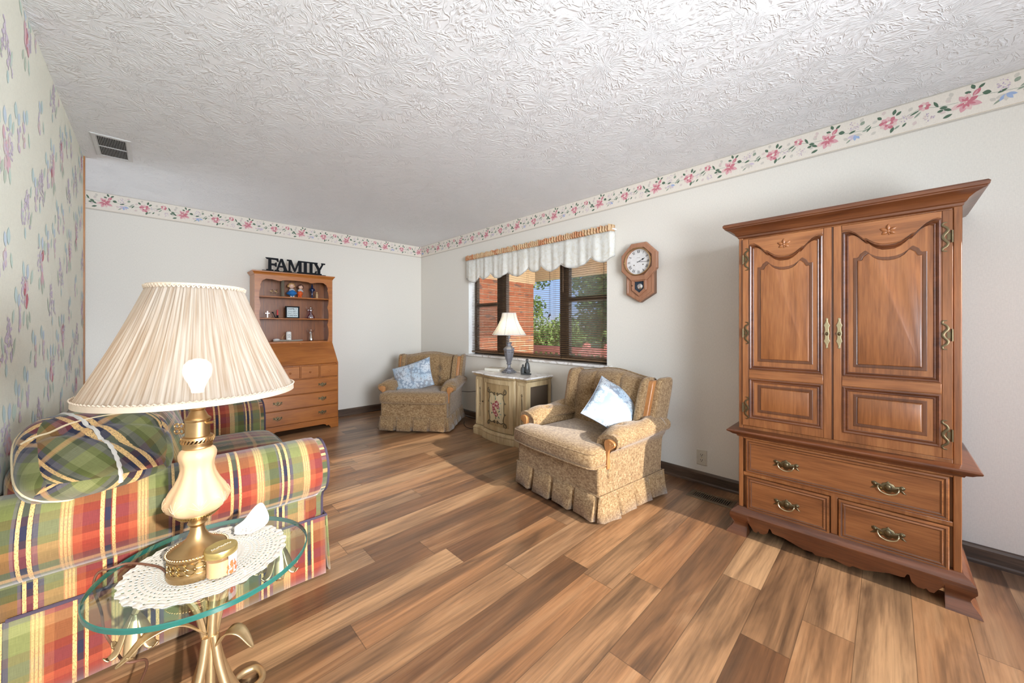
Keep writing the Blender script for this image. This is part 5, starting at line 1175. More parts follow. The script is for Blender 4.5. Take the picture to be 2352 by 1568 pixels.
# ================================================================== ARMCHAIRS
def make_chair():
    t=thing('armchair','x','armchair')
    tw=MAT['tweed']
    mb=MB(); mb.box(-.386,.386,-.357,.345,.05,.340); mb.build('base',tw,t,bevel=.016,bseg=3)
    # pleated skirt
    mb=MB(); per=[]
    xs0,ys0,ys1=.391,-.357,.357
    side=[((-xs0,ys1),(-xs0,ys0),7),((-xs0,ys0),(xs0,ys0),7),((xs0,ys0),(xs0,ys1),7),((xs0,ys1),(-xs0,ys1),7)]
    top_,bot_=[],[]
    for a,c,k in side:
        d=V3((c[0]-a[0],c[1]-a[1])); l=d.length; d/=l; nrm=V3((-d.y,d.x)) if False else V3((d.y,-d.x))
        nr=V3((d.y,-d.x)); 
        # outward normal for this winding
        mid=V3(((a[0]+c[0])/2,(a[1]+c[1])/2)); 
        if nr.dot(mid)<0: nr=-nr
        cnt=4
        for j in range(cnt):
            s0,s1=j/cnt,(j+1)/cnt; g=.030/l; fl_=.006*sin(j*2.1+l*7)
            for s_,o_,ob in ((s0+.012/l,.004,.030+fl_),(s0+(s1-s0)*.5,.004,.032),(s1-g,.006,.042-fl_),(s1-g+.003/l,.001,.034),(s1-g*.8,-.004,-.004),(s1-.006/l,-.004,-.002),(s1+.006/l,.003,.022)):
                p=V3(a)+d*(l*min(max(s_,0),1))
                q=p+nr*o_; top_.append((q.x,q.y,.170))
                q=p+nr*ob; bot_.append((q.x,q.y,.018+.008*abs(sin(j*2.3+l*9))*(ob>.02)))
    mid_=[tuple((V3(a)*.5+V3(c)*.5)) for a,c in zip(top_,bot_)]
    mb.loops([top_,mid_,bot_],0,True); mb.build('skirt',tw,t,ang=18,solid=.005)
    mb=MB(); mb.tube([(-xs0-.004,ys1,.172),(-xs0-.004,ys0-.004,.172),(xs0+.004,ys0-.004,.172),(xs0+.004,ys1,.172)],.005,6); mb.build('skirt_welt',MAT['tweed'],t)
    # T cushion
    def Tp(i):
        q=[(-.275+i,.16-i),(-.275+i,-.212-i),(-.365+i,-.212-i),(-.380+i,-.232-i),(-.380+i,-.388+i),(-.352+i,-.412+i),(-.17,-.420+i),(.17,-.420+i),(.352-i,-.412+i),(.380-i,-.388+i),(.380-i,-.232-i),(.365-i,-.212-i),(.275-i,-.212-i),(.275-i,.16-i)]
        return ccw(q)
    mb=MB(); mb.loops([[(p[0],p[1],z) for p in Tp(-d)] for d,z in [(-.05,.325),(-.016,.330),(-.002,.342),(.004,.365),(.006,.392),(.003,.420),(-.006,.438),(-.026,.450),(-.05,.456),(-.068,.459)]],0,True,True,True); sc_=mb.build('seat_cushion',tw,t,ang=80)
    mb=MB()
    for z in (.346,.430): 
        o=Tp(-.0025 if z<.4 else .0005); mb.tube([(p[0],p[1],z-.010*max(0,1-abs(p[0])/.4)*(1 if p[1]<-.3 else 0)) for p in o],.0048,6,closed=True)
    mb.build('seat_welt',tw,sc_)
    # arms
    for sx in (-1,1):
        prof=[(.385,.14),(.392,.30),(.398,.40),(.415,.435),(.446,.452),(.462,.478),(.460,.508),(.440,.528),(.405,.536),(.365,.532),(.325,.515),(.302,.49),(.292,.45),(.285,.38),(.285,.14)]
        prof=cr(prof,2)
        ce=(.365,.40)
        L=[]
        for Y,s_,dz in ((-.262,.80,0),(-.272,.92,0),(-.268,1.0,0),(-.20,1.0,.0),(-.10,1.0,.004),(.05,1,.010),(.20,1,.018),(.33,1,.022)):
            L.append([(sx*(ce[0]+(x-ce[0])*s_),Y,(ce[1]+(z-ce[1])*s_)+(dz if z>.44 else 0)) for x,z in prof])
        mb=MB(); mb.loops(L,0,True,True,True); ar=mb.build('arm',tw,t,ang=70)
        # padded arm top with ruffled lip
        mb=MB()
        def pad(u,v,sx=sx):
            Y=-.250+.52*v; q=(u*2-1)
            base=.368; x=base+.099*q
            crown=(1-abs(q)**2.6)
            z=.505+.030*crown+.022*v+.008*sin(v*9+q*2)
            z-= .022*max(0,q)**3+ .05*max(0,-q)**3+.026*max(0,1-v/.30)**2
            end=min(1,(v)/.10); z-= .026*(1-sqrt(max(0,1-(1-end)**2)))
            for bx,bv in ((-.25,.30),(-.2,.68)):
                z-=.030*math.exp(-(((q-bx)/.26)**2+((v-bv)/.075)**2))
            return (sx*x,Y-.022*(1-abs(q)**2)*(1-end),z+.024)
        mb.grid(pad,20,34)
        pdm=mb.build('arm_pad',tw,ar,ang=80,solid=.022,soff=-1)
        pdm.modifiers[0].offset=-1; pdm.modifiers[0].use_rim=True
        pdm.data.flip_normals() if False else None
        # wood insert on the front
        W_=[(.405,.508),(.436,.498),(.447,.480),(.436,.462),(.414,.448),(.402,.430),(.396,.38),(.394,.325),(.378,.325),(.378,.39),(.372,.44),(.366,.475),(.376,.50)]
        W_=cr(W_,2,True)
        mb=MB(); o=ccw([(sx*x,z) for x,z in W_]); mb.loops([[(p[0],-y,p[1]) for p in offs(o,-i)] for i,y in ((0,.262),(0,.281),(.003,.285),(.008,.286))],0,True,True,True); wi=mb.build('wood_insert',MAT['chairwood'],ar,ang=35)
        mb=MB(); 
        for zz,xx in ((.483,.412),(.478,.428)): mb.ball((sx*xx,-.286,zz),(.003,.002,.003),6)
        mb.build('nail',MAT['brass'],wi)
        # wing: inner roll, timber strip, outer roll
        def slat(x0,x1,y0,y1,zt,zb=.47,tilt=.24,e=6,n=8,name='wing',mt=tw,lean=0):
            mb=MB(); cxx,cyy=(x0+x1)/2,(y0+y1)/2
            def f(r):
                z=(zt+zb)/2+r.z; k=(z-.45)
                return V3((sx*(cxx+r.x+.05*k*lean),cyy+r.y+tilt*k,z))
            mb.rbox((x1-x0)/2,(y1-y0)/2,(zt-zb)/2,e=e,n=n,fn=f); return mb.build(name,mt,t,ang=70)
        slat(.372,.418,.155,.345,.835,.42,name='wing',lean=1)
        w_=slat(.338,.384,.125,.225,.818,.47,e=8,name='wing_strip',mt=MAT['chairwood'],lean=1)
        slat(.290,.352,.085,.235,.838,.44,e=4,name='wing_roll',lean=1)
    # tufted back
    mb=MB(); bts=[(-.115,.63),(.115,.63),(-.115,.515),(.115,.515),(0,.72)]
    bts=[(-.12,.655),(.12,.655),(-.12,.535),(.12,.535)]
    def top(x): return .842+.022*cos(min(1,abs(x)/.33)*pi*.9)
    def back(u,v):
        x=(-.335+.67*u)*(1+.06*v); zt=top(x); z=.40+(zt-.40)*v
        e=1-abs(2*u-1)**5; ee=sqrt(max(0,1-max(0,(v-.86)/.14)**2))
        d=.085*(e**.6)*ee
        for bx,bz in bts: d-=.045*math.exp(-(((x-bx)/.032)**2+((z-bz)/.034)**2))
        for bx in (-.12,.12): d-=.014*math.exp(-((x-bx)/.016)**2)*(1 if z<.84 else 0)
        for bz in (.655,.535): d-=.012*math.exp(-((z-bz)/.02)**2)*(1 if abs(x)<.13 else .4)
        return (x,.215+.24*(z-.45)-d,z)
    mb.grid(back,56,44)
    # rear shell
    mb.grid(lambda u,v:((-.335+.67*u)*(1+.06*v),.235+.24*(.40+(top((-.335+.67*u)*(1+.06*v))-.40)*v-.45)+.05*(1-max(0,(v-.9)/.1)**2),.40+(top((-.335+.67*u)*(1+.06*v))-.40)*v),20,12)
    bk=mb.build('backrest',tw,t,ang=80)
    mb=MB()
    for bx,bz in bts: mb.ball((bx,.215+.24*(bz-.45)-.050,bz),(.010,.006,.010),8)
    mb.build('button',tw,bk)
    mb=MB(); mb.tube([(x,.222+.24*(top(x)-.45)+.005,top(x)+.002) for x in [-.352+.704*k/30 for k in range(31)]],.0055,6); mb.build('back_welt',tw,bk)
    mb=MB(); mb.box(-.36,.36,.30,.345,.14,.55); L=None; mb.build('rear_panel',tw,t,bevel=.01)
    return t
ch=make_chair(); ch['label']='tan tweed tufted armchair with wooden arm fronts near the clock wall'; ch['group']='matching tweed armchairs'
ch.location=(2.315,1.56,0); ch.rotation_euler=(0,0,radians(-96.3))
c2=copy_tree(ch); c2['label']='tan tweed armchair turned into the far corner left of painted cabinet'
c2.location=(2.385,3.985,0); c2.rotation_euler=(0,0,radians(-50.4))
# ---- throw pillows
def pillow(name,label,loc,rot,w,h,th,mt,uvo,fold=0):
    t=thing(name,label,'cushion',loc); t.rotation_euler=rot
    mb=MB()
    def P(u,v,s):
        a,b_=2*u-1,2*v-1
        x=w/2*a*(1-.07*(1-b_*b_)*abs(a)**3); y=h/2*b_*(1-.07*(1-a*a)*abs(b_)**3)
        q=max(0,(1-abs(a)**2.4))**.62*max(0,(1-abs(b_)**2.4))**.62
        z=s*(th/2*q+.0012)+fold*a*a*.5
        return (x,z,y)
    uvf=lambda u,v:(u*w+uvo[0],v*h+uvo[1])
    mb.grid(lambda u,v:P(u,v,-1),22,22,0,uvf); mb.grid(lambda u,v:P(v,u,1),22,22,0,lambda u,v:uvf(v,u))
    mb.build('pillow_cover',mt,t,ang=80)
    mb=MB(); R=[]
    for k in range(40): 
        s_=k/10; e=int(s_); f=s_-e
        u,v=((f,0),(1,f),(1-f,1),(0,1-f))[e]; p=P(u,v,-1); R.append((p[0],0+fold*(2*u-1)**2*.5,p[2]))
    mb.tube(R,.0032,5,closed=True); mb.build('edge_piping',mt,t)
    return t
PIL1=pillow('throw_pillow','pale blue paisley pillow resting against one arm of the near armchair',(2.27,1.40,.585),(0,0,0),.44,.34,.13,MAT['paisley'],(0,0))
PIL2=pillow('throw_pillow','pale blue paisley pillow in the seat of the far corner armchair',(2.33,3.96,.60),(0,0,0),.50,.36,.14,MAT['paisley'],(.5,.3))
PIL1['group']=PIL2['group']='paisley armchair pillows'
def orient(o,xa,za):
    x=V3(xa).normalized(); z=V3(za); z=(z-x*z.dot(x)).normalized(); y=z.cross(x)
    m=Matrix((x,y,z)).transposed(); o.rotation_euler=m.to_euler()
orient(PIL1,(.80,.15,.45),(-.1,.75,.6)); PIL1.location=(2.37,1.385,.625)
orient(PIL2,(.60,-.73,.31),(.16,.40,.9)); PIL2.location=(2.26,4.03,.590)
# ================================================================== LOVESEAT
SX,SY_=.12,2.665
t=thing('loveseat','plaid rolled-arm loveseat standing against the flowered wallpaper','sofa',(SX,SY_,0),pi/2)
pl_=MAT['plaid']
FY,BY=-.43,.475   # front / back in local Y
# rear frame and seat deck
mb=MB(); mb.box(-.56,.56,-.40,BY-.02,.10,.30); mb.build('seat_deck',pl_,t,bevel=.01)
mb=MB()
bp=cr([(.13,.34),(.12,.50),(.13,.64),(.17,.725),(.25,.765),(.34,.770),(.43,.75),(.470,.70),(.474,.60),(.474,.34)],4)
cum=[0]
for a,c in zip(bp[:-1],bp[1:]): cum.append(cum[-1]+math.hypot(c[0]-a[0],c[1]-a[1]))
ring=[(-.665,.70),(-.66,.86),(-.64,.95),(-.61,1.0)]+[(-.55+1.1*k/12,1.0) for k in range(13)]+[(.61,1),(.64,.95),(.66,.86),(.665,.70)]
mb.loops([[(x,.33+(y-.33)*s_,.52+(z-.52)*s_) for y,z in bp] for x,s_ in ring],0,False,False,False,uv=lambda k,i:(ring[min(k,len(ring)-1)][0]+.24,cum[min(i,len(cum)-1)]+.18))
for q in (0,-1): mb.face([mb.p((ring[q][0],.33+(y-.33)*.70,.52+(z-.52)*.70)) for y,z in bp],0,[(y,z) for y,z in bp])
mb.build('back_frame',pl_,t,ang=80)
# arms
for sx in (-1,1):
    C=(.688,.512); R=.140
    prof=[(.722,.27),(.724,.36),(.735,.386)]+[(C[0]+R*cos(radians(a)),C[1]+R*sin(radians(a))) for a in range(-58,181,14)]+[(.545,.45),(.545,.28)]
    cum=[0]
    for a,c in zip(prof[:-1],prof[1:]): cum.append(cum[-1]+math.hypot(c[0]-a[0],c[1]-a[1]))
    mb=MB(); L=[]; ys=[]
    for Y,s_ in ((FY-.012,.86),(FY-.020,.93),(FY-.012,.985),(FY+.01,1.0),(-.25,1),(-.05,1),(.1,1),(.25,1.0),(.474,1)):
        ys.append(Y); L.append([(sx*(C[0]+(x-C[0])*s_),Y,C[1]+(z-C[1])*s_) for x,z in prof])
    uo=.095 if sx<0 else .02
    mb.loops(L,0,False,False,False,uv=lambda k,i:(-ys[min(k,len(ys)-1)]+uo,cum[min(i,len(cum)-1)]+.03))
    mb.face([mb.p(c) for c in L[0]][::-1],0,[(c[0]+.1,c[2]+.08) for c in L[0]][::-1]); mb.face([mb.p(c) for c in L[-1]],0,[(c[0],c[2]) for c in L[-1]])
    ar=mb.build('arm',pl_,t,ang=75)
    # front panel with welt: follows the arm section, narrow below
    o=ccw([(sx*x,z) for x,z in [(.716,.04),(.718,.36),(.732,.39)]+[(C[0]+(R-.012)*cos(radians(a)),C[1]+(R-.012)*sin(radians(a))) for a in range(-50,186,14)]+[(.56,.42),(.566,.04)]])
    mb=MB(); Ls=[[(p[0],-y,p[1]) for p in offs(o,-i)] for i,y in ((0,.435),(0,.470),(.006,.480),(.02,.484))]
    mb.loops(Ls,0,True,False,False,uv=lambda k,i:(Ls[k][i%len(o)][0]+.12,Ls[k][i%len(o)][2]+.05))
    mb.face([mb.p(c) for c in Ls[-1]],0,[(c[0]+.12,c[2]+.05) for c in Ls[-1]])
    fp=mb.build('arm_front_panel',pl_,ar,ang=50)
    mb=MB(); mb.tube([(p[0],-.476,p[1]) for p in offs(o,-.002)],.006,6,closed=True); mb.build('panel_welt',plain('navy_welt',(.05,.035,.06),.9) if sx<0 else bpy.data.materials['navy_welt'],fp)
    # outer side panel
    mb=MB(); mb.grid(lambda u,v:(sx*.724,FY+.03+.875*u,.05+.36*v),12,4,0,lambda u,v:(-(FY+.03+.875*u)+uo,.36*v-.30)); mb.build('side_panel',pl_,ar,solid=.01)
# skirt: three straight panels with corner kick pleats
def skirt(p0,p1,name,uo,inner=False):
    mb=MB(); p0,p1=V3(p0),V3(p1); d=(p1-p0); l=d.length; n=V3((d.y,-d.x)).normalized()
    f=lambda u,v:(lambda q:(q.x,q.y,.012+.268*v))(p0+d*u+n*((1-v)*.014+.004*sin(u*l*14)*(1-v)))
    mb.grid(f,24,4,0,lambda u,v:(u*l+uo,.012+.268*v-.1)); return mb.build(name,pl_,t,ang=60,solid=.007)
skirt((-.752,BY-.0),(-.752,-.478),'skirt_panel',.035); skirt((-.756,-.486),(.756,-.486),'skirt_panel',.1); skirt((.752,-.478),(.752,BY-.02),'skirt_panel',.0)
for sx in (-1,1):
    mb=MB(); mb.grid(lambda u,v:(sx*(.752-.05*u),-.478+.012*u+.03*(1-abs(2*u-1)),.012+.26*v),6,3,0,lambda u,v:(u*.06,v*.26)); mb.build('kick_pleat',pl_,t,solid=.006)
mb=MB(); mb.tube([(-.754,BY-.03,.283),(-.754,-.484,.283),(.754,-.484,.283),(.754,BY-.03,.283)],.006,6); mb.build('skirt_welt',bpy.data.materials['navy_welt'],t)
mb=MB(); mb.grid(lambda u,v:(-.57+1.14*u,-.470+.0*v,.20+.11*v),20,3,0,lambda u,v:(1.14*u,.11*v)); mb.build('front_rail',pl_,t,solid=.02)
# cushions
for k,sx in enumerate((-1,1)):
    mb=MB(); T=Matrix.Translation((sx*.272,-.160,.385)); mb.rbox(.270,.335,.074,e=7,bz=.28,n=14,fn=lambda r:T@r,off=(.12*k+.03,.05)); sc2=mb.build('seat_cushion',pl_,t,ang=80)
    mb=MB(); e=7
    for zz in (-.05,.05):
        o=[]
        for j in range(48):
            a=2*pi*j/48; c_,s_=cos(a),sin(a); d=(abs(c_)**e+abs(s_)**e+(abs(zz)/.074)**e)**(1/e); o.append((sx*.272+.272*c_/d,-.160+.337*s_/d,.385+zz))
        mb.tube(o,.005,5,closed=True)
    mb.build('cushion_welt',pl_,sc2)
    mb=MB(); T=Matrix.Translation((sx*.270,.135,.630))@Matrix.Rotation(radians(-16),4,'X')
    mb.rbox(.272,.105,.215,e=4.5,by=.35,bz=.06,n=14,fn=lambda r:T@r,off=(.22,.10)); bc=mb.build('back_cushion',pl_,t,ang=80)
# ---- plaid throw pillow with gathered cream band
t=thing('throw_pillow','plump plaid pillow with gathered cream cross band on the near loveseat arm','cushion',(-.135,2.015,.735))
mb=MB()
def tpill(r):
    q=V3(r)
    a,b_=q.x/.20,q.z/.165
    if q.y<0:
        q.y+=.020*math.exp(-((a*.55+b_*.9)/.09)**2)*(1-min(1,abs(a))**4)+.014*math.exp(-((b_-.42+.25*a*a)/.07)**2)
    return q
mb.rbox(.195,.080,.158,e=3.4,by=.30,n=30,fn=tpill,rot=radians(-38),off=(.10,.15))
pc=mb.build('pillow_cover',MAT['plaid2'],t,ang=80)
from mathutils.bvhtree import BVHTree
bv=BVHTree.FromPolygons([v.co.copy() for v in pc.data.vertices],[tuple(q.vertices) for q in pc.data.polygons])
def onp(a,b_):
    h=bv.ray_cast(V3((a*.195,-.5,b_*.158)),V3((0,1,0)))[0]
    return h if h else V3((a*.195,0,b_*.158))
mb=MB(); P=[onp(-.50+.62*k/40+.10*sin(pi*k/40),.96-1.9*k/40) for k in range(41)]
mb.tube([(p.x,p.y+.001,p.z) for p in P],[.0062+.0014*sin(k*2.1) for k in range(41)],6)
mb.build('cream_band',MAT['crochet'],pc)
mb=MB(); P=[onp(-.95+1.5*k/40,.30+.40*sin(pi*.55*k/40)) for k in range(41)]
mb.tube([(p.x,p.y+.001,p.z) for p in P],.0036,5); mb.build('cross_seam',plain('sand_seam',(.62,.50,.32),.9),pc)
mb=MB(); e=3.4; mb.tube([(.195*cos(q)/((abs(cos(q))**e+abs(sin(q))**e)**(1/e)),0,.158*sin(q)/((abs(cos(q))**e+abs(sin(q))**e)**(1/e))) for q in [2*pi*k/48 for k in range(48)]],.004,5,closed=True); mb.build('edge_piping',bpy.data.materials['sand_seam'],pc)
orient(t,(.93,.30,-.10),(-.114,.607,.76))
# ================================================================== GLASS END TABLE
GX,GY,GZ=.117,1.351,.533; GR=.243
t=thing('end_table','round glass end table on champagne metal lily stem base','side table',(GX,GY,0))
mb=MB(); n=96; cir=lambda r:[(r*cos(2*pi*k/n),r*sin(2*pi*k/n)) for k in range(n)]
mb.loops([[(x,y,z) for x,y in cir(r)] for r,z in ((GR-.004,GZ-.014),(GR-.0005,GZ-.012),(GR-.0005,GZ-.002),(GR-.003,GZ))],1); 
mb.face([mb.p((x,y,GZ)) for x,y in cir(GR-.003)],0); mb.face([mb.p((x,y,GZ-.014)) for x,y in cir(GR-.004)][::-1],0)
mb.build('glass_top',[MAT['tabletop'],MAT['tableedge']],t,ang=30)
sl=MAT['silverleaf']
mb=MB(); mb.tube(cr([(.0,-.015,.012),(.0,-.017,.2),(.004,-.015,.36),(.012,-.01,.46),(.03,0,.52)],5),.0115,10); mb.build('stem',sl,t)
base_dirs=(35,100,190,300)
# legs: tubes rising from looped feet into the stem
for a0,sw in ((40,1),(128,-1),(220,1),(310,-1)):
    a=radians(a0); d=V3((cos(a),sin(a),0)); s_=V3((-sin(a),cos(a),0))*sw
    P=[d*.012+V3((0,-.015,.33)),d*.030+V3((0,-.015,.24)),d*.075+V3((0,-.01,.12)),d*.125+V3((0,0,.035)),d*.185+V3((0,0,.010)),d*.215+s_*.02+V3((0,0,.010)),d*.225+s_*.055+V3((0,0,.012)),d*.195+s_*.080+V3((0,0,.014)),d*.150+s_*.075+V3((0,0,.012)),d*.09+s_*.045+V3((0,0,.010)),d*.02+V3((0,-.01,.010))]
    mb=MB(); pp=cr([tuple(p) for p in P],6); mb.tube(pp,[.0105]*len(pp),10); mb.build('leg',sl,t)
def leafblade(P,w,up=(0,0,1),cup=.25):
    P=cr([tuple(p) for p in P],6); mb=MB(); L=[]; N_=len(P)
    for i,p in enumerate(P):
        tn=(V3(P[min(i+1,N_-1)])-V3(P[max(i-1,0)])).normalized(); s_=tn.cross(V3(up)).normalized(); u_=s_.cross(tn)
        q=i/(N_-1); ww=w*max(.06,sin(pi*min(1,q*.92+.06))**.75)
        L.append([tuple(V3(p)+s_*ww*f+u_*(-cup*ww*(1-f*f)*1.0)) for f in (-1,-.6,-.2,0,.2,.6,1)])
    mb.loops(L,0,False); return mb
A=lambda deg,r,z:(r*cos(radians(deg)),r*sin(radians(deg))-.012*(1-min(1,r/.1)),z)
# broad leaves
for pts,w in (([A(215,.01,.335),A(200,.07,.405),A(192,.13,.405),A(190,.165,.375),A(189,.185,.36)],.017),
              ([A(-50,.01,.28),A(-48,.05,.335),A(-46,.09,.335),A(-45,.125,.285)],.020),
              ([A(75,.01,.30),A(70,.06,.37),A(66,.11,.36),A(64,.14,.31)],.020)):
    leafblade(pts,w).build('leaf',sl,t,ang=80,solid=.003)
# lily branches with drooping trumpets under the glass rim
def lily(deg,r,z,nm):
    mb=MB(); mb.tube(cr([A(deg,.008,.30),A(deg,.035,.42),A(deg,.10,.495),A(deg,r-.03,.505),A(deg,r,z+.055)],6),[.0095]*19+[.008]*6 if False else .0085,8); st=mb.build('branch',sl,t)
    for k in range(6):
        a=2*pi*k/6+.3; c=V3(A(deg,r,z)); o_=V3((cos(a),sin(a),0))
        P=[c+V3((0,0,.055))+o_*.006,c+V3((0,0,.03))+o_*.017,c+V3((0,0,.0))+o_*.027,c+V3((0,0,-.022))+o_*.036,c+V3((0,0,-.028))+o_*.05,c+V3((0,0,-.018))+o_*.058]
        leafblade(P,.014,up=o_,cup=-.2).build('petal',sl,st,ang=80,solid=.0025)
lily(172,.150,.395,'a'); lily(8,.180,.435,'b'); lily(50,.150,.42,'c'); lily(110,.17,.42,'d')
# ---- doily
t=thing('doily','white crocheted doily spread on the round glass table','doily',(GX,GY,GZ))
mb=MB(); NA=132; RR=[.0]+[.012+.0053*k for k in range(33)]; Rm=RR[-1]
def dp(i,j):
    r=RR[i]; a=2*pi*j/NA
    k=i/len(RR); sc=1+ (max(0,k-.72)/.28)*(.040*abs(sin(a*11))-.01)+ (max(0,k-.93)/.07)*.016*sin(a*44)
    return (r*sc*cos(a),r*sc*sin(a),.0008+.0012*(k>.9)*abs(sin(a*22))+.0004*(i%2))
I=[[mb.p(dp(i,j)) for j in range(NA)] for i in range(len(RR))]
hole={2:3,4:3,6:3,8:3,10:2,12:2,14:3,15:3,17:2,19:2,21:2,22:3,24:2,26:2,28:3,30:4}
for i in range(1,len(RR)-1):
    for j in range(NA):
        h=hole.get(i)
        if h and (j+(i%3))%h==0 and (h!=2 or i>12): continue
        k=(j+1)%NA; mb.face((I[i][j],I[i+1][j],I[i+1][k],I[i][k]))
mb.face(I[1][::-1])
o=mb.build('crochet_lace',MAT['crochet'],t,smooth=False,merge=False,solid=.0016,soff=1)
# ---- brass lamp
LX2,LY2=.088,1.312; dz=.0026
t=thing('table_lamp','lit brass lamp with frosted ribbed font and wide cream pleated shade on glass table','lamp',(LX2,LY2,GZ+dz))
mb=MB(); mb.lathe([(.062,0),(.064,.004),(.064,.014),(.060,.018),(.060,.052),(.064,.056),(.065,.060),(.062,.064)],40); bs=mb.build('base',MAT['gold'],t,ang=40)
mb=MB()
for k in range(20):
    a=2*pi*k/20
    for sgn in (1,-1):
        c=V3((.0615*cos(a),.0615*sin(a),.035)); tn=V3((-sin(a),cos(a),0)); up=V3((0,0,1)); rd_=V3((cos(a),sin(a),0))
        pts=[c+tn*(.0092*cos(q))*1.0+up*(sgn*.007+.007*sin(q)) for q in [2*pi*w/10 for w in range(10)]]
        mb.tube([tuple(p) for p in pts],.0012,5,closed=True)
    mb.ball((.0625*cos(a+.157),.0625*sin(a+.157),.035),.0022,6)
mb.build('base_relief',MAT['brass'],bs)
mb=MB()
for k in range(60):
    a=2*pi*k/60; mb.ball((.0645*cos(a),.0645*sin(a),.063),.0028,6)
mb.build('bead_rim',MAT['gold'],bs)
mb=MB(); mb.lathe([(.060,.064),(.052,.070),(.036,.079),(.024,.092),(.017,.108),(.015,.122),(.019,.126),(.022,.131),(.019,.136),(.016,.139),(.017,.142),(.026,.146),(.038,.154),(.044,.158)],36); mb.build('pedestal',MAT['gold'],t,ang=40)
mb=MB()
for k in range(48):
    a=2*pi*k/48; mb.tube([(.039*cos(a),.039*sin(a),.151),(.048*cos(a),.048*sin(a),.160)],.0017,5)
mb.lathe([(.044,.157),(.049,.161),(.047,.164)],36); mb.build('gallery',MAT['brass'],t)
mb=MB()
def rib(a,z):
    q=(z-.16)/.17
    return 1+.045*cos(8*a)*max(0,min(1,1.25-q*.9))*(1 if z>.168 else .3)
mb.lathe([(.040,.158),(.050,.164),(.062,.175),(.0675,.190),(.0665,.205),(.058,.224),(.047,.243),(.039,.262),(.035,.280),(.036,.294),(.040,.306),(.041,.317),(.037,.328),(.030,.334)],64,rf=rib); ft=mb.build('glass_font',MAT['frost'],t,ang=80)
def fr(z):
    q=[(.062,.175),(.0675,.190),(.0665,.205),(.058,.224)]
    for (r0,z0),(r1,z1) in zip(q[:-1],q[1:]):
        if z<=z1: return r0+(r1-r0)*(z-z0)/(z1-z0)
    return .058
mb=MB()
for k in range(8):
    a=2*pi*k/8
    for da,z0,z1,cv in ((0,.180,.215,0),(.12,.186,.207,.10),(-.12,.186,.207,-.10),(.22,.184,.196,.14),(-.22,.184,.196,-.14)):
        pp=[]
        for q in range(7):
            u=q/6; aa=a+da*u+cv*u*u; z=z0+(z1-z0)*u; r=fr(z)*rib(aa,z)+.0002; pp.append((r*cos(aa),r*sin(aa),z))
        mb.tube(pp,.0007,4)
mb.build('etched_sprig',MAT['frostline'],ft)
mb=MB(); mb.lathe([(.030,.332),(.033,.336),(.032,.342),(.034,.346),(.034,.350)],32); 
for k in range(26):
    a=2*pi*k/26; mb.tube([(.034*cos(a),.034*sin(a),.350),(.0355*cos(a+.1),.0355*sin(a+.1),.355),(.034*cos(a+.22),.034*sin(a+.22),.360)],.0024,5)
mb.lathe([(.034,.358),(.033,.364),(.030,.366)],32); mb.build('collar',MAT['gold'],t,ang=40)
mb=MB(); mb.lathe([(.027,.364),(.027,.366),(.0265,.405),(.029,.408),(.029,.412),(.022,.418),(.018,.428),(.015,.434),(.018,.438),(.015,.442),(.013,.455),(.012,.475)],32); so=mb.build('socket',MAT['gold'],t,ang=40)
mb=MB(); vx_=V3((-.715,.699,0)); 
mb.tube([tuple(vx_*.025+V3((0,0,.388))),tuple(vx_*.040+V3((0,0,.386)))],.0035,8); mb.tube([tuple(-vx_*.025+V3((0,0,.398))),tuple(-vx_*.042+V3((0,0,.402)))],.0035,8)
c=vx_*.050+V3((0,0,.383))
for k in range(4):
    a=pi/4+k*pi/2; cc=c+vx_*(.009*cos(a))+V3((0,0,.010*sin(a)))
    mb.tube([tuple(cc+vx_*(.0065*cos(q))+V3((0,0,.0065*sin(q)))) for q in [2*pi*w/12 for w in range(12)]],.0022,6,closed=True)
mb.build('wing_key',MAT['gold'],so)
SB,ST=.476,.770; RB,RT=.221,.100
mb=MB(); NP=240
def shade(u,v):
    a=2*pi*u; r=RB-.0015+(RT-RB)*v-.005*sin(pi*v)
    r+=.0016*sin(a*NP/2.5)+.0022*sin(a*37+1.3*sin(a*9))*(.35+.65*v)*(.6+.4*sin(a*5))
    return (r*cos(a),r*sin(a),SB+.012+(ST-SB-.018)*v)
mb.grid(shade,480,10,0,lambda u,v:(u*1.3,v*.3)); sh_=mb.build('shade',MAT['shade'],t,ang=180)
mb=MB(); cirn=lambda r,z,n=96:[(r*cos(2*pi*k/n),r*sin(2*pi*k/n),z) for k in range(n)]
mb.loops([cirn(RB-.001,SB),cirn(RB+.0035,SB+.001),cirn(RB+.003,SB+.014),cirn(RB-.001,SB+.015)]); mb.build('bottom_trim',MAT['trim'],sh_,ang=40); mb=MB(); mb.loops([cirn(RT-.001,ST-.008),cirn(RT+.003,ST-.007),cirn(RT+.003,ST-.001),cirn(RT-.001,ST)]); mb.build('top_trim',MAT['trim'],sh_,ang=40)
mb=MB()
for k in range(120):
    a=2*pi*k/120; r=RB+.002; mb.tube([(r*cos(a),r*sin(a),SB+.014),(( r+.002)*cos(a+.026),(r+.002)*sin(a+.026),SB+.0175),(r*cos(a+.05),r*sin(a+.05),SB+.0135)],.0018,4)
mb.build('bottom_braid',MAT['trim'],sh_); mb=MB()
for k in range(70):
    a=2*pi*k/70; r=RT+.004; mb.tube([(r*cos(a),r*sin(a),ST-.010),((r+.002)*cos(a+.04),(r+.002)*sin(a+.04),ST-.005),(r*cos(a+.085),r*sin(a+.085),ST-.012)],.002,4)
mb.build('top_braid',MAT['trim'],sh_)
mb=MB()
for k in range(3):
    a=2*pi*k/3+.4; mb.tube([(0,0,ST-.02),(RT*cos(a),RT*sin(a),ST-.008)],.0016,5)
mb.tube([(0,0,.46),(0,0,.484)],.013,12); mb.tube([(0,0,ST-.02),(0,0,ST-.012)],.008,8)
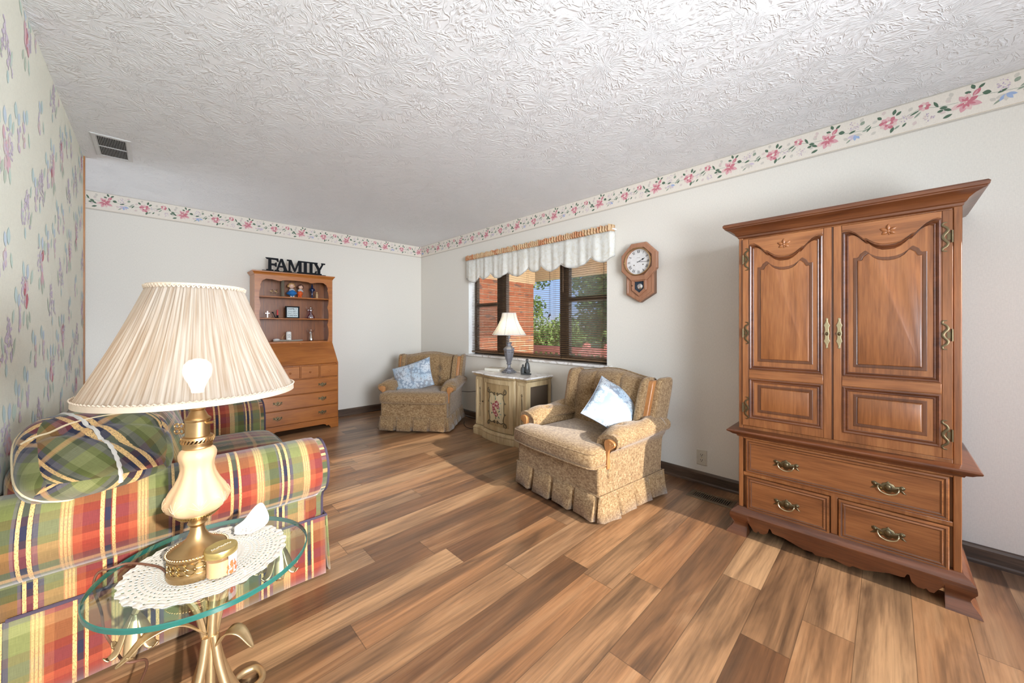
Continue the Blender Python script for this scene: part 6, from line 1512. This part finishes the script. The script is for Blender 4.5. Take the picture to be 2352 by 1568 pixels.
mb.tube(cr([(.0,.030,.49),(0,.052,.55),(0,.05,.66),(0,.012,ST-.022)],5),.0016,5); mb.build('harp',MAT['gold'],sh_)
mb=MB(); mb.lathe([(.013,.482),(.014,.490),(.020,.508),(.029,.526),(.0315,.542),(.029,.558),(.018,.570),(.004,.574)],20); mb.build('bulb',plain('bulb_lit',(1,.84,.66),.5,emit=19),t)
# cord: over the doily, off the rim and down to the floor
mb=MB()
P=[(.028,1.345,GZ+.006),(.010,1.40,GZ+.006),(-.045,1.475,GZ+.005),(-.083,1.482,GZ+.0045),(-.106,1.494,GZ-.004),(-.113,1.494,GZ-.04),(-.100,1.502,.42),(-.094,1.503,.36),(-.075,1.466,.33),(-.050,1.390,.322),(-.012,1.41,.29),(-.02,1.48,.2),(-.05,1.55,.10),(-.10,1.60,.02),(-.2,1.62,.006),(-.30,1.60,.006)]
cd_=MB(); cd_.tube([(x-LX2,y-LY2,z-GZ-dz) for x,y,z in cr(P,6)],.0032,6); cd_.build('cord',MAT['cord_b'],t,ang=60)
# ---- candle jar
t=thing('jar_candle','gold-lidded glass jar candle with red label standing on the white doily','candle',(.131,1.248,GZ+dz),radians(20))
mb=MB(); mb.loops([cirn(r,z,32) for r,z in ((.030,.0),(.033,.003),(.034,.010),(.034,.060),(.0315,.060),(.0315,.006),(.001,.005))],0,True,True,False); mb.build('jar',MAT['jar'],t)
mb=MB(); mb.lathe([(.031,.0065),(.031,.046),(.0005,.046)],28); mb.build('wax',MAT['waxpeach'],t)
mb=MB(); mb.grid(lambda u,v:(.0345*cos(-1.55+1.5*u),.0345*sin(-1.55+1.5*u),.006+.050*v),16,2); lb=mb.build('label',MAT['labelw'],t)
mb=MB(); rd=random.Random(8)
for k in range(22):
    u=.05+.75*rd.random()**1.3; v=.1+.55*rd.random()**1.5; a0=-1.55+1.5*u
    r_=rd.uniform(.004,.009); mb.face([mb.p((.0347*cos(a0+r_/.034*cos(q)),.0347*sin(a0+r_/.034*cos(q)),.006+.05*v+r_*sin(q))) for q in [2*pi*w/8 for w in range(8)]])
mb.build('label_flower',MAT['orange'],lb,smooth=False,merge=False)
mb=MB(); mb.lathe([(.0355,.056),(.0365,.058),(.0365,.070),(.035,.073),(.031,.0735),(.029,.0725)],36); ld=mb.build('lid',MAT['goldlid'],t,ang=40)
mb=MB()
for k in range(9):
    x=-.022+.0052*k; mb.tube(cr([(x,-.004+.002*(k%2),.0735),(x+.0015,.004-.002*(k%3),.0735),(x+.004,-.002,.0735)],3),.0007,4)
mb.build('lid_script',MAT['trim'],ld)
# ---- shell dish
t=thing('shell_dish','small white porcelain leaf dish with raised handle on the far side of doily','dish',(.222,1.438,GZ+dz),radians(40))
mb=MB()
def dish(u,v):
    a=2*pi*u; r=v*(.046+.010*cos(a)+.003*sin(5*a)); lift=max(0,cos(a))**3*.052*v**3
    return (r*cos(a)*1.05-.5*lift*.3,r*sin(a)*.92,.002+.016*v**2.2+lift)
mb.grid(dish,48,10); mb.build('bowl',MAT['porcelain'],t,ang=180,solid=.003,soff=1)
mb=MB(); rd=random.Random(3)
for k in range(16):
    a=rd.uniform(0,6.28); r=rd.uniform(.0,.024); mb.ball((r*cos(a)-.004,r*sin(a),.0105+.002*rd.random()),(.0052,.0034,.0022),7)
mb.build('relief_flower',plain('cream_bisque',(.78,.74,.64),.6),t)
# floor cord behind the far chair
mb=MB(); mb.tube(cr([(2.985,4.25,.33),(2.97,4.0,.33),(2.965,3.80,.35),(2.96,3.60,.39),(2.95,3.25,.45)],6),.0035,6); tag(mb.build('power_cable',MAT['cord_d'],None),'thin dark cord strung along the wall from behind the corner armchair to the cabinet','cord')
mb=MB(); mb.tube(cr([(2.80,3.72,.006),(2.72,3.62,.006),(2.66,3.48,.006),(2.68,3.35,.006),(2.75,3.31,.006)],6),.0035,6); tag(mb.build('power_cable',MAT['cord_d'],None),'dark cord looped on the floor between corner armchair and cabinet foot','cord')
# ================================================================== CAMERA, SKY, LIGHT
cam=bpy.data.cameras.new('camera'); co_=bpy.data.objects.new('camera',cam); COL.objects.link(co_)
co_.location=(0,0,1.196); co_.rotation_euler=(pi/2,0,radians(-44.35)); cam.sensor_width=36; cam.lens=845/2352*36; cam.shift_y=-34/2352; cam.clip_start=.02
sc.camera=co_
w=bpy.data.worlds.new('sky'); sc.world=w; w.use_nodes=True; nt=w.node_tree; bg=nt.nodes['Background']
g=N(nt,'ShaderNodeTexCoord').outputs['Generated']; sz=N(nt,'ShaderNodeSeparateXYZ',{0:g}).outputs[2]
nt.links.new(ramp(nt,sz,[(0,(.62,.66,.70)),(.04,(.42,.60,.95)),(.25,(.26,.46,.92)),(1,(.30,.50,.95))]),bg.inputs['Color']); bg.inputs['Strength'].default_value=1.15
def area_l(name,loc,rot,sx,sy,pw,col=(1,1,1),spread=180):
    l=bpy.data.lights.new(name,'AREA'); l.shape='RECTANGLE'; l.size=sx; l.size_y=sy; l.energy=pw; l.color=col; l.spread=radians(spread)
    o=bpy.data.objects.new(name,l); COL.objects.link(o); o.location=loc; o.rotation_euler=rot; return o
s=bpy.data.lights.new('sun','SUN'); s.energy=7.5; s.angle=radians(1); s.color=(1,.95,.86); so_=bpy.data.objects.new('sun',s); COL.objects.link(so_); so_.rotation_euler=V3((-.03,.92,-.38)).to_track_quat('-Z','Y').to_euler()
# fill lights added behind the camera, shining in through the rear opening
def aim(loc,to): return (V3(to)-V3(loc)).to_track_quat('-Z','Y').to_euler()
q=(.5,YR-.10,1.72); area_l('rear_fill',q,aim(q,(2.75,4.8,1.6)),1.4,1.0,P_REAR,(.87,.935,1),P_RS)
q=(1.75,YR-.11,1.5); area_l('left_wall_fill',q,aim(q,(-.36,2.3,1.75)),1.3,1.1,P_REAR2,(.88,.94,1),44)
# unseen upward spot added behind the camera to brighten the ceiling
def spot(name,loc,to,pw,size,rad,col):
    l=bpy.data.lights.new(name,'SPOT'); l.energy=pw; l.spot_size=radians(size); l.spot_blend=1; l.shadow_soft_size=rad; l.color=col
    o=bpy.data.objects.new(name,l); COL.objects.link(o); o.location=loc; o.rotation_euler=aim(loc,to)
spot('ceiling_fill',(.5,-1.3,1.0),(1.7,3.4,2.44),P_UP,165,.35,(.85,.925,1))
# fill lights added out of view in the hall, for far wall and ceiling
q=(XH+.05,4.6,1.4); area_l('hall_fill',q,aim(q,(2.0,4.5,1.3)),.8,1.8,P_HALL,(.97,.98,1))
spot('hall_up_fill',(-1.1,4.6,.28),(1.2,4.2,2.44),P_HUP,150,.6,(.85,.925,1))
# area lights added out of sight on the porch to strengthen the window light
q=(4.6,.6,1.15); area_l('porch_fill',q,aim(q,(3.0,2.85,1.3)),1.4,1.4,P_WIN,(.90,.95,1),80)
q=(3.85,2.85,-.05); area_l('porch_up_fill',q,(pi,0,0),1.1,2.2,P_GB,(1,.98,.95))
vs=sc.view_settings; sc.display_settings.display_device='sRGB'; vs.view_transform='Standard'; vs.look='None'; vs.exposure=EXPO; vs.gamma=1; vs.use_curve_mapping=False
sc.cycles.max_bounces=8; sc.cycles.transparent_max_bounces=16; sc.cycles.diffuse_bounces=5; sc.cycles.sample_clamp_indirect=6; sc.cycles.caustics_reflective=False; sc.cycles.caustics_refractive=False
for o in bpy.data.objects:
    if o.parent is None and o.type in('MESH','EMPTY') and 'kind' not in o and 'category' not in o: print('UNTAGGED',o.name)
